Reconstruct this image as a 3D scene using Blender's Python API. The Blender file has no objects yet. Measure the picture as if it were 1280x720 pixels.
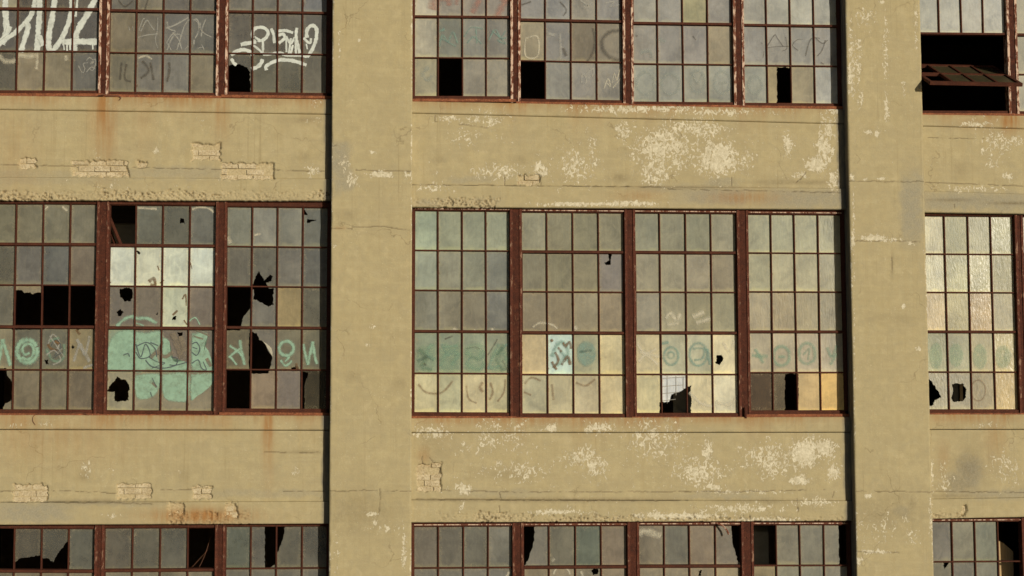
import bpy, math, random
import numpy as np
from mathutils import Matrix, Vector

random.seed(7); rng = np.random.default_rng(7)
sc = bpy.context.scene
COLL = sc.collection
R_ = math.radians

# ------------------------------------------------------------------ survey
# The facade stands in the plane y = 0 (pillar fronts), x to the right, z up; metres.
# Camera pose was solved from the photograph; at() turns a measured pixel into a point of a vertical plane.
F = 2100.0
CAM = np.array([-0.0274, -20.287, -0.2271 + 5.0])
YAW, PITCH, ROLL = 0.1092, 0.0850, -0.0029
cy, sy = math.cos(YAW), math.sin(YAW)
FW = np.array([sy*math.cos(PITCH), cy*math.cos(PITCH), math.sin(PITCH)])
RT = np.array([cy, -sy, 0.0]); UP = np.cross(RT, FW)
RT, UP = math.cos(ROLL)*RT + math.sin(ROLL)*UP, -math.sin(ROLL)*RT + math.cos(ROLL)*UP

def at(px, py, y):
    d = FW + (px-640)/F*RT + (360-py)/F*UP
    p = CAM + d*((y-CAM[1])/d[1])
    return p[0], p[2]

def pix(X, Y, Z):
    dx, dy, dz = X-CAM[0], Y-CAM[1], Z-CAM[2]
    w = dx*FW[0]+dy*FW[1]+dz*FW[2]
    return (640+F*(dx*RT[0]+dy*RT[1]+dz*RT[2])/w, 360-F*(dx*UP[0]+dy*UP[1]+dz*UP[2])/w)

S = 6.45          # bay pitch
WP = 0.977        # pillar width
PD = 0.15         # spandrel face behind the pillar face
GD = 0.25         # glass behind the pillar face
HF = 3.87         # floor to floor
ZS = 5.0          # foot of the middle row of windows
HW = 2.50         # window height
ZTOP = 13.6

# ------------------------------------------------------------------ numpy noise
def _h(ix, iy, s):
    n = (ix*374761393 + iy*668265263 + s*974711) & 0xffffffff
    n = ((n ^ (n >> 13))*1274126177) & 0xffffffff
    return ((n ^ (n >> 16)) & 0xffff)/65535.0
def vnoise(x, y, s=0):
    x = np.asarray(x, float); y = np.asarray(y, float)
    ix = np.floor(x).astype(np.int64); iy = np.floor(y).astype(np.int64)
    fx = x-ix; fy = y-iy; fx = fx*fx*(3-2*fx); fy = fy*fy*(3-2*fy)
    a = _h(ix, iy, s); b = _h(ix+1, iy, s); c = _h(ix, iy+1, s); d = _h(ix+1, iy+1, s)
    return (a*(1-fx)+b*fx)*(1-fy) + (c*(1-fx)+d*fx)*fy
def fbm(x, y, s=0, o=4):
    r = 0; a = .5; t = 0
    for i in range(o):
        r = r + a*vnoise(x, y, s+i*17); t += a; a *= .5; x = x*2.03+3.1; y = y*2.03+1.7
    return r/t
def sstep(a, b, x):
    t = np.clip((x-a)/(b-a), 0, 1); return t*t*(3-2*t)

# ------------------------------------------------------------------ objects
def prop(o, label=None, cat=None, group=None, kind=None):
    if label: o['label'] = label
    if cat: o['category'] = cat
    if group: o['group'] = group
    if kind: o['kind'] = kind
    return o
def link(name, me, mat, parent=None, label=None):
    me.materials.append(mat)
    o = bpy.data.objects.new(name, me); COLL.objects.link(o)
    if parent: o.parent = parent
    if label: o['label'] = label
    return o
def mesh_np(name, V, Q, smooth=False):
    me = bpy.data.meshes.new(name)
    V = np.asarray(V, np.float32); Q = np.asarray(Q, np.int32)
    me.vertices.add(len(V)); me.vertices.foreach_set('co', V.ravel())
    me.loops.add(Q.size); me.loops.foreach_set('vertex_index', Q.ravel())
    me.polygons.add(len(Q))
    me.polygons.foreach_set('loop_start', np.arange(0, Q.size, Q.shape[1], dtype=np.int32))
    me.polygons.foreach_set('loop_total', np.full(len(Q), Q.shape[1], np.int32))
    me.polygons.foreach_set('use_smooth', np.full(len(Q), smooth, bool))
    me.update(calc_edges=True); me.validate()
    return me
def vattr(me, name, A):
    a = me.color_attributes.new(name, 'FLOAT_COLOR', 'POINT')
    a.data.foreach_set('color', np.asarray(A, np.float32).ravel())

class MB:
    "collects solids for one mesh"
    def __init__(s): s.v = []; s.f = []
    def hexa(s, P):
        n = len(s.v); s.v += [tuple(p) for p in P]
        for q in ((0,1,2,3), (7,6,5,4), (0,4,5,1), (1,5,6,2), (2,6,7,3), (3,7,4,0)):
            s.f.append(tuple(n+i for i in q))
    def box(s, x0, x1, y0, y1, z0, z1):
        s.hexa([(x0,y0,z0),(x1,y0,z0),(x1,y0,z1),(x0,y0,z1),(x0,y1,z0),(x1,y1,z0),(x1,y1,z1),(x0,y1,z1)])
    def bar(s, a, b, w, y0, y1, wf=None):
        "bar from a to b (x,z) in the facade plane, width w at the back y1, wf at the front y0"
        wf = w if wf is None else wf
        a = np.array(a); b = np.array(b); d = (b-a)/np.linalg.norm(b-a); n = np.array([-d[1], d[0]])
        P = []
        for y, ww in ((y0, wf), (y1, w)):
            for p, sg in ((a,-1), (b,-1), (b,1), (a,1)):
                q = p+n*sg*ww/2; P.append((q[0], y, q[1]))
        s.hexa(P)
    def tube(s, pts, r, k=6):
        pts = [Vector(p) for p in pts]; n0 = len(s.v)
        for i, p in enumerate(pts):
            t = (pts[min(i+1, len(pts)-1)]-pts[max(i-1, 0)]).normalized()
            u = t.cross(Vector((0.3, 1, .2))).normalized(); v = t.cross(u)
            for j in range(k):
                a = 2*math.pi*j/k; s.v.append(tuple(p+r*(math.cos(a)*u+math.sin(a)*v)))
        for i in range(len(pts)-1):
            for j in range(k):
                a = n0+i*k+j; b = n0+i*k+(j+1) % k; s.f.append((a, b, b+k, a+k))
        s.f.append(tuple(n0+j for j in range(k))); s.f.append(tuple(n0+(len(pts)-1)*k+j for j in range(k))[::-1])
    def build(s, name, mat, parent=None, label=None, recalc=True):
        me = bpy.data.meshes.new(name); me.from_pydata(s.v, [], s.f)
        if recalc:
            import bmesh
            bm = bmesh.new(); bm.from_mesh(me); bmesh.ops.recalc_face_normals(bm, faces=bm.faces); bm.to_mesh(me); bm.free()
        return link(name, me, mat, parent, label)

# ------------------------------------------------------------------ materials
def lin(c): return [((v/255)/12.92 if v/255 <= .04045 else ((v/255+.055)/1.055)**2.4) for v in c]
LIGHT = (1.14, 1.05, .88)      # light on the facade, used to turn a measured colour into an albedo
def alb(c, k=1.0): return tuple(min(.9, max(.004, k*l/L)) for l, L in zip(lin(c), LIGHT))

class NT:
    def __init__(s, name):
        s.m = bpy.data.materials.new(name); s.m.use_nodes = True; s.t = s.m.node_tree
        s.t.nodes.clear(); s.out = s.n('ShaderNodeOutputMaterial')
    def n(s, typ, **kw):
        nd = s.t.nodes.new(typ)
        for k, v in kw.items():
            if k.startswith('i_'):
                nd.inputs[k[2:].replace('_', ' ')].default_value = v
            else: setattr(nd, k, v)
        return nd
    def l(s, a, b): s.t.links.new(a, b)
    def coord(s, scale=(1,1,1), which='Object'):
        tc = s.n('ShaderNodeTexCoord'); mp = s.n('ShaderNodeMapping'); mp.inputs['Scale'].default_value = scale
        s.l(tc.outputs[which], mp.inputs['Vector']); return mp.outputs[0]
    def noise(s, vec, scale, detail=4, rough=.55, dist=0):
        nd = s.n('ShaderNodeTexNoise'); s.l(vec, nd.inputs['Vector'])
        nd.inputs['Scale'].default_value = scale; nd.inputs['Detail'].default_value = detail
        nd.inputs['Roughness'].default_value = rough; nd.inputs['Distortion'].default_value = dist
        return nd.outputs['Fac']
    def rng(s, v, a, b, c=0, d=1):
        nd = s.n('ShaderNodeMapRange'); s.l(v, nd.inputs[0])
        for i, x in enumerate((a, b, c, d)): nd.inputs[i+1].default_value = x
        return nd.outputs[0]
    def math(s, op, a, b=None):
        nd = s.n('ShaderNodeMath', operation=op)
        for i, x in enumerate((a, b)):
            if x is None: continue
            if isinstance(x, (int, float)): nd.inputs[i].default_value = x
            else: s.l(x, nd.inputs[i])
        return nd.outputs[0]
    def mix(s, fac, a, b, blend='MIX'):
        nd = s.n('ShaderNodeMix', data_type='RGBA', blend_type=blend)
        for i, x in ((0, fac), (6, a), (7, b)):
            if isinstance(x, (int, float)): nd.inputs[i].default_value = x
            elif isinstance(x, (tuple, list)): nd.inputs[i].default_value = (*x[:3], 1)
            else: s.l(x, nd.inputs[i])
        return nd.outputs[2]
    def bsdf(s, col, rough=.8, spec=.3, bump=None, bstr=.3, bdist=.01, metal=0):
        b = s.n('ShaderNodeBsdfPrincipled')
        if isinstance(col, (tuple, list)): b.inputs['Base Color'].default_value = (*col[:3], 1)
        else: s.l(col, b.inputs['Base Color'])
        if isinstance(rough, (int, float)): b.inputs['Roughness'].default_value = rough
        else: s.l(rough, b.inputs['Roughness'])
        b.inputs['Specular IOR Level'].default_value = spec; b.inputs['Metallic'].default_value = metal
        if bump is not None:
            bp = s.n('ShaderNodeBump'); bp.inputs['Distance'].default_value = bdist
            if isinstance(bstr, (int, float)): bp.inputs['Strength'].default_value = bstr
            else: s.l(bstr, bp.inputs['Strength'])
            s.l(bump, bp.inputs['Height']); s.l(bp.outputs[0], b.inputs['Normal'])
        return b
    def done(s, sh): s.l(sh.outputs[0], s.out.inputs[0]); return s.m

def mat_wall(name, tint):
    m = NT(name); co = m.coord()
    A = m.n('ShaderNodeAttribute', attribute_name='wear'); B = m.n('ShaderNodeAttribute', attribute_name='wear_and_shade')
    sa = m.n('ShaderNodeSeparateColor'); m.l(A.outputs['Color'], sa.inputs[0])
    sb = m.n('ShaderNodeSeparateColor'); m.l(B.outputs['Color'], sb.inputs[0])
    peel, grey, rust = sa.outputs; dirt, raw, crack = sb.outputs
    big = m.noise(co, 1.3, 5, .6); mid = m.noise(co, 9, 5, .6); fine = m.noise(co, 55, 4, .65)
    streak = m.noise(m.coord((16, 16, .9)), 1.0, 4, .6)
    c = m.mix(m.rng(big, .3, .7), tuple(v*.94 for v in tint), tuple(v*1.06 for v in tint))
    c = m.mix(m.rng(mid, .40, .62, 0, .7), c, tuple(v*.84 for v in tint))
    c = m.mix(m.rng(m.noise(co, 4.5, 6, .7, 1.0), .50, .64, 0, .6), c, (tint[0]*.83, tint[1]*.85, tint[2]*.92))
    c = m.mix(m.rng(m.noise(co, 7, 6, .7, .7), .52, .66, 0, .6), c, (tint[0]*1.14, tint[1]*1.15, tint[2]*1.22))
    c = m.mix(m.rng(streak, .45, .75, 0, .45), c, (tint[0]*.88, tint[1]*.83, tint[2]*.74))
    c = m.mix(m.rng(fine, .3, .75, 0, .22), c, (tint[0]*1.25, tint[1]*1.25, tint[2]*1.3))
    c = m.mix(m.rng(m.noise(m.coord((2.2, 2.2, 7)), 1.0, 6, .62), .42, .66, 0, .5), c, (tint[0]*.86, tint[1]*.86, tint[2]*.90))
    c = m.mix(m.rng(m.noise(m.coord((1.5, 1.5, 24)), 1.0, 3, .5), .52, .72, 0, .35), c, (tint[0]*1.09, tint[1]*1.10, tint[2]*1.14))
    c = m.mix(m.rng(m.noise(co, 27, 4, .7), .58, .70, 0, .35), c, (tint[0]*.78, tint[1]*.75, tint[2]*.68))
    drip = m.math('MULTIPLY', m.rng(m.noise(m.coord((34, 34, .55)), 1.0, 3, .55), .56, .70), m.rng(m.noise(m.coord((3, 3, 1.1)), 1.0, 3), .45, .65))
    c = m.mix(m.math('MULTIPLY', drip, .42), c, (tint[0]*.62, tint[1]*.58, tint[2]*.52))
    chip = m.math('MULTIPLY', m.rng(m.noise(co, 46, 3, .6), .63, .69), m.rng(m.noise(co, 2.4, 4, .6), .44, .58))
    c = m.mix(m.math('MULTIPLY', chip, .6), c, (.56, .50, .34))
    pit = m.math('MULTIPLY', m.rng(m.noise(co, 63, 3, .6), .68, .74), m.rng(m.noise(co, 2.3, 4, .6), .44, .62))
    c = m.mix(m.math('MULTIPLY', pit, .6), c, (.16, .12, .06))
    vo = m.n('ShaderNodeTexVoronoi', feature='DISTANCE_TO_EDGE'); wn = m.n('ShaderNodeTexNoise'); m.l(co, wn.inputs['Vector']); wn.inputs['Scale'].default_value = 4; wn.inputs['Detail'].default_value = 5
    wv3 = m.n('ShaderNodeVectorMath', operation='MULTIPLY_ADD'); m.l(wn.outputs['Color'], wv3.inputs[0]); wv3.inputs[1].default_value = (.5, .5, .5); m.l(co, wv3.inputs[2]); m.l(wv3.outputs[0], vo.inputs['Vector']); vo.inputs['Scale'].default_value = .9
    hair = m.math('MULTIPLY', m.rng(vo.outputs['Distance'], .002, .008, 1, 0), m.rng(m.noise(co, 1.7, 3), .50, .60))
    c = m.mix(m.math('MULTIPLY', hair, .38), c, (.12, .085, .04))
    # grey bare cement
    gm = m.math('MULTIPLY', grey, m.rng(m.noise(co, 14, 5, .65), .3, .55, .6, 1))
    gc = m.mix(m.rng(fine, .35, .65), (.255, .226, .150), (.33, .295, .205))
    c = m.mix(gm, c, gc)
    # dirt
    dm = m.math('MULTIPLY', dirt, m.rng(m.noise(co, 20, 5, .7), .3, .6, .3, 1))
    c = m.mix(dm, c, (.15, .115, .06))
    # raw masonry and aggregate
    rc = m.mix(m.rng(m.noise(co, 38, 5, .7), .35, .65), (.33, .255, .135), (.50, .42, .25))
    c = m.mix(raw, c, rc)
    # rust washes
    rm = m.math('MULTIPLY', rust, m.rng(m.noise(m.coord((22, 22, 2.2)), 1.0, 5, .6), .28, .62, .25, 1))
    c = m.mix(rm, c, (.30, .145, .045))
    # flaking: paler old coat under the tan one
    pco = m.coord((1, 1, .72))
    pn = m.math('ADD', m.math('MULTIPLY', m.noise(pco, 21, 2.5, .55, 1.4), .74), m.math('MULTIPLY', m.noise(pco, 62, 3, .6, .6), .26))
    pf = m.math('MULTIPLY', m.math('SUBTRACT', m.rng(pn, .28, .72), m.math('SUBTRACT', 1.03, peel)), 9.0)
    cl = m.n('ShaderNodeClamp'); m.l(pf, cl.inputs[0]); pf = cl.outputs[0]
    pc = m.mix(m.rng(m.noise(co, 24, 5, .7), .38, .62), (.66, .60, .44), (.46, .40, .265))
    c = m.mix(m.math('MULTIPLY', pf, .92), c, pc)
    rim = m.math('MULTIPLY', m.math('MULTIPLY', pf, m.math('SUBTRACT', 1.0, pf)), 1.6)
    c = m.mix(rim, c, (.20, .15, .075))
    # grime plus painted shade on pillars' left sides and the spandrel ends
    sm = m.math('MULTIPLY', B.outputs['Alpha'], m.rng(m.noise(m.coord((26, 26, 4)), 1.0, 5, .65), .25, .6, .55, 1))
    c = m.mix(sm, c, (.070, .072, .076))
    # thin dark cracks
    c = m.mix(crack, c, (.07, .045, .022))
    h = m.math('ADD', m.math('MULTIPLY', mid, .6), m.math('ADD', m.math('MULTIPLY', fine, .5), m.math('MULTIPLY', pf, -.35)))
    return m.done(m.bsdf(c, .88, .2, h, .45, .008))

TAN = (.394, .327, .178)
M_WALL = mat_wall('painted_concrete', TAN)

def mat_brick():
    m = NT('bare_brick'); co = m.coord()
    c = m.mix(m.rng(m.noise(co, 7, 3), .35, .65), (.44, .355, .21), (.57, .48, .31))
    c = m.mix(m.rng(m.noise(co, 45, 6, .7), .48, .68), c, (.27, .19, .10))
    return m.done(m.bsdf(c, .92, .15, m.noise(co, 60, 5, .7), .7, .012))
M_BRICK = mat_brick()

def mat_rust(name, a, b, flake=None, amt=.5):
    m = NT(name); co = m.coord()
    c = m.mix(m.rng(m.noise(co, 11, 6, .65), .35, .68), a, b)
    c = m.mix(m.rng(m.noise(co, 75, 4, .7), .5, .72, 0, .75), c, tuple(v*1.9 for v in b))
    c = m.mix(m.rng(m.noise(co, 30, 5, .7), .55, .75, 0, .7), c, (.035, .02, .014))
    if flake:
        f = m.rng(m.noise(m.coord((28, 28, 9)), 1.0, 7, .72), .64-.28*amt, .69-.28*amt)
        c = m.mix(f, c, flake)
    return m.done(m.bsdf(c, .8, .14, m.noise(co, 50, 5, .65), .4, .004))
M_RUST = mat_rust('rusty_steel', (.046, .0150, .0085), (.080, .0250, .0125), (.20, .125, .075), -.12)
M_RUST_MULL = mat_rust('rusty_mullion', (.038, .0120, .0068), (.072, .0210, .0105), (.16, .07, .035), .12)
M_FLANGE = mat_rust('rusty_flange', (.060, .018, .0105), (.105, .032, .017), (.24, .135, .085), .28)
M_RUST_OR = mat_rust('orange_rust', (.115, .040, .020), (.26, .092, .040))
M_FLAKE = mat_rust('flaking_pink_paint', (.10, .035, .02), (.17, .06, .032), (.56, .40, .29), .55)

def mat_pane():
    m = NT('dusty_glass'); co = m.coord()
    C = m.n('ShaderNodeAttribute', attribute_name='pane_colour'); col = C.outputs['Color']; rip = C.outputs['Alpha']
    uv = m.n('ShaderNodeUVMap', uv_map='pane'); su = m.n('ShaderNodeSeparateXYZ'); m.l(uv.outputs[0], su.inputs[0])
    u, v = su.outputs[0], su.outputs[1]
    eu = m.math('MINIMUM', u, m.math('SUBTRACT', 1.0, u)); ev = m.math('MINIMUM', v, m.math('SUBTRACT', 1.0, v))
    e = m.math('MINIMUM', m.math('MULTIPLY', eu, .66), ev)
    blot = m.noise(co, 3.6, 5, .6, .4); fine = m.noise(co, 60, 4, .65)
    str_ = m.noise(m.coord((42, 42, 3.2)), 1.0, 4, .6)
    edge = m.math('ADD', e, m.rng(m.noise(co, 16, 5, .65), .3, .7, -.06, .06))
    c = m.mix(m.rng(blot, .32, .68), m.mix(1.0, col, (.72, .72, .73), 'MULTIPLY'), m.mix(1.0, col, (1.22, 1.20, 1.16), 'MULTIPLY'))
    film = m.math('ADD', m.math('MULTIPLY', v, .55), m.rng(m.noise(m.coord((5, 5, 1.6)), 1.0, 4, .6, .5), .3, .7, -.25, .45))
    c = m.mix(m.rng(film, .25, .8, 0, .5), c, m.mix(1.0, col, (.78, .82, .88), 'MULTIPLY'))
    c = m.mix(m.rng(str_, .42, .72, 0, .22), c, m.mix(1.0, col, (1.32, 1.27, 1.12), 'MULTIPLY'))
    c = m.mix(m.rng(m.noise(m.coord((30, 30, 2.0)), 1.7, 4, .6), .52, .75, 0, .28), c, m.mix(1.0, col, (.68, .66, .60), 'MULTIPLY'))
    c = m.mix(m.rng(edge, .015, .085, .5, 0), c, m.mix(1.0, col, (1.42, 1.30, 1.02), 'MULTIPLY'))
    br = m.noise(m.coord((7, 7, 5)), 1.0, 5, .62, 2.2)
    c = m.mix(m.rng(br, .50, .72, 0, .5), c, m.mix(1.0, col, (1.30, 1.26, 1.15), 'MULTIPLY'))
    c = m.mix(m.rng(br, .48, .30, 0, .4), c, m.mix(1.0, col, (.74, .70, .62), 'MULTIPLY'))
    pt = m.math('MULTIPLY', m.rng(m.math('ADD', e, m.rng(m.noise(co, 6, 3, .6), .3, .7, -.04, .06)), .02, .13, 1, 0), m.rng(m.noise(co, 62, 4, .75), .52, .62))
    c = m.mix(m.math('MULTIPLY', pt, .55), c, (.40, .34, .22))
    c = m.mix(m.rng(edge, -.015, .02, .6, 0), c, (.10, .055, .03))
    c = m.mix(m.rng(m.math('ADD', v, m.rng(m.noise(co, 9, 3), .3, .7, -.05, .05)), .02, .11, .5, 0), c, m.mix(1.0, col, (1.65, 1.6, 1.15), 'MULTIPLY'))
    sp = m.rng(m.noise(co, 34, 3, .6), .70, .78, 0, .35)
    c = m.mix(sp, c, (.42, .35, .22))
    wv = m.n('ShaderNodeTexNoise'); m.l(m.coord((36, 36, 8)), wv.inputs['Vector']); wv.inputs['Distortion'].default_value = 1.2; wv.inputs['Scale'].default_value = 1.0; wv.inputs['Detail'].default_value = 3
    h = m.math('ADD', m.math('MULTIPLY', m.math('MULTIPLY', wv.outputs['Fac'], rip), 1.0), m.math('MULTIPLY', fine, .05))
    b = m.bsdf(c, m.rng(rip, 0, 1, .44, .30), .3, h, .42, .013)
    m.l(m.rng(rip, 0, 1, .10, .42), b.inputs['Specular IOR Level'])
    tr = m.n('ShaderNodeBsdfTransparent'); mx = m.n('ShaderNodeMixShader')
    m.l(m.rng(fine, .3, .7, .28, .20), mx.inputs[0])
    m.l(b.outputs[0], mx.inputs[1]); m.l(tr.outputs[0], mx.inputs[2])
    return m.done(mx)
M_PANE = mat_pane()

def mat_spray(name, c, cover, rough=.55, soft0=.55, wear0=.30):
    "spray paint: soft edged, worn patchy; 'across' runs -1..1 over the stroke"
    m = NT(name); co = m.coord()
    A = m.n('ShaderNodeAttribute', attribute_name='across')
    d = m.math('ABSOLUTE', A.outputs['Fac'])
    soft = m.rng(m.math('ADD', d, m.rng(m.noise(co, 28, 4, .6), .3, .7, -.22, .22)), soft0, 1.0, 1, 0)
    wear = m.rng(m.noise(co, 15, 6, .68), .27, .55, wear0, 1)
    fac = m.math('MULTIPLY', m.math('MULTIPLY', soft, wear), cover)
    b = m.bsdf(m.mix(m.rng(m.noise(co, 10, 4), .3, .7), tuple(v*.92 for v in c), tuple(min(1, v*1.07) for v in c)), rough, .35)
    tr = m.n('ShaderNodeBsdfTransparent'); mx = m.n('ShaderNodeMixShader')
    m.l(fac, mx.inputs[0]); m.l(tr.outputs[0], mx.inputs[1]); m.l(b.outputs[0], mx.inputs[2])
    return m.done(mx)
SPRAY = {
 'white': mat_spray('white_spray_paint', alb((208,205,180)), .97, soft0=.68, wear0=.7),
 'pale': mat_spray('thin_pale_spray_paint', (.36, .35, .30), .62),
 'mint': mat_spray('mint_spray_paint', alb((154, 182, 144)), .80, soft0=.25, wear0=.48),
 'mintsoft': mat_spray('faded_mint_spray_paint', alb((136, 163, 126)), .50, soft0=.12),
 'teal': mat_spray('faded_teal_spray_paint', alb((128, 155, 130)), .58, soft0=.12),
 'mintfaint': mat_spray('thin_mint_mist', alb((150, 172, 128)), .36, soft0=.0),
 'navy': mat_spray('dark_blue_marker', (.075, .095, .10), .85),
 'grey': mat_spray('faded_dark_paint', (.085, .072, .05), .60, soft0=.12),
 'haze': mat_spray('ghost_blue_paint', (.30, .33, .28), .42, soft0=.12),
 'pink': mat_spray('faded_pink_paint', (.38, .19, .14), .55, soft0=.12),
 'bare': mat_spray('scraped_grime', (.19, .155, .105), .85),
 'cream': mat_spray('cream_brushed_paint', (.62, .57, .42), .60, soft0=.12),
 'tanink': mat_spray('faded_brown_paint', (.25, .17, .085), .55, soft0=.12),
 'stain': mat_spray('brown_rust_stain', (.16, .09, .035), .75),
}
def mat_simple(name, a, b, scale, rough=.85, stretch=(1,1,1)):
    m = NT(name); co = m.coord(stretch)
    n = m.noise(co, scale, 5, .6)
    return m.done(m.bsdf(m.mix(m.rng(n, .3, .7), a, b), rough, .2, n, .3, .01))
M_INT = mat_simple('sooty_interior_concrete', (.26, .20, .135), (.38, .30, .20), 3)
M_WOOD = mat_simple('bare_board', (.36, .24, .11), (.52, .37, .19), 6, .8, (9, 9, .7))
M_GREYBOARD = mat_simple('grey_board', (.10, .088, .06), (.16, .14, .10), 4)
M_PALEWIRE = mat_simple('dull_steel_wire', (.26, .24, .20), (.36, .34, .28), 20)
M_WIRE = mat_simple('rusty_wire', (.10, .045, .025), (.20, .09, .05), 30)
M_GROUND = mat_simple('cracked_yard', (.09, .085, .075), (.15, .14, .12), .6)
M_ROOF = mat_simple('tar_roof', (.05, .05, .05), (.09, .09, .085), 2)

# ------------------------------------------------------------------ the building
fac = bpy.data.objects.new('factory_building', None); COLL.objects.link(fac)
prop(fac, 'abandoned tan concrete factory with rusty steel windows, broken panes and graffiti', 'building')

def rect(px, py, x0, y0, x1, y1, soft=1.5, jag=2.0, s=0):
    n = (fbm(px/4, py/4, s+50, 3)-.5)*2*jag
    d = np.minimum(np.minimum(px-x0, x1-px), np.minimum(py-y0, y1-py)) + n
    return sstep(-soft, soft, d)
def blob(px, py, cx, cy_, rx, ry, a=1.0):
    return a*np.exp(-(((px-cx)/rx)**2+((py-cy_)/ry)**2))
def poly_d(px, py, pts):
    d = np.full(px.shape, 1e9)
    for (x0, y0), (x1, y1) in zip(pts[:-1], pts[1:]):
        vx, vy = x1-x0, y1-y0; L = vx*vx+vy*vy+1e-9
        t = np.clip(((px-x0)*vx+(py-y0)*vy)/L, 0, 1)
        d = np.minimum(d, np.hypot(px-x0-t*vx, py-y0-t*vy))
    return d
def crack(px, py, pts, w=1.0, wob=2.0, s=3):
    a = (fbm(px/7, py/7, s, 3)-.5)*2*wob; b = (fbm(px/7, py/7, s+9, 3)-.5)*2*wob
    return 1-sstep(w*.5, w*1.25, poly_d(px+a, py+b, pts))

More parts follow.
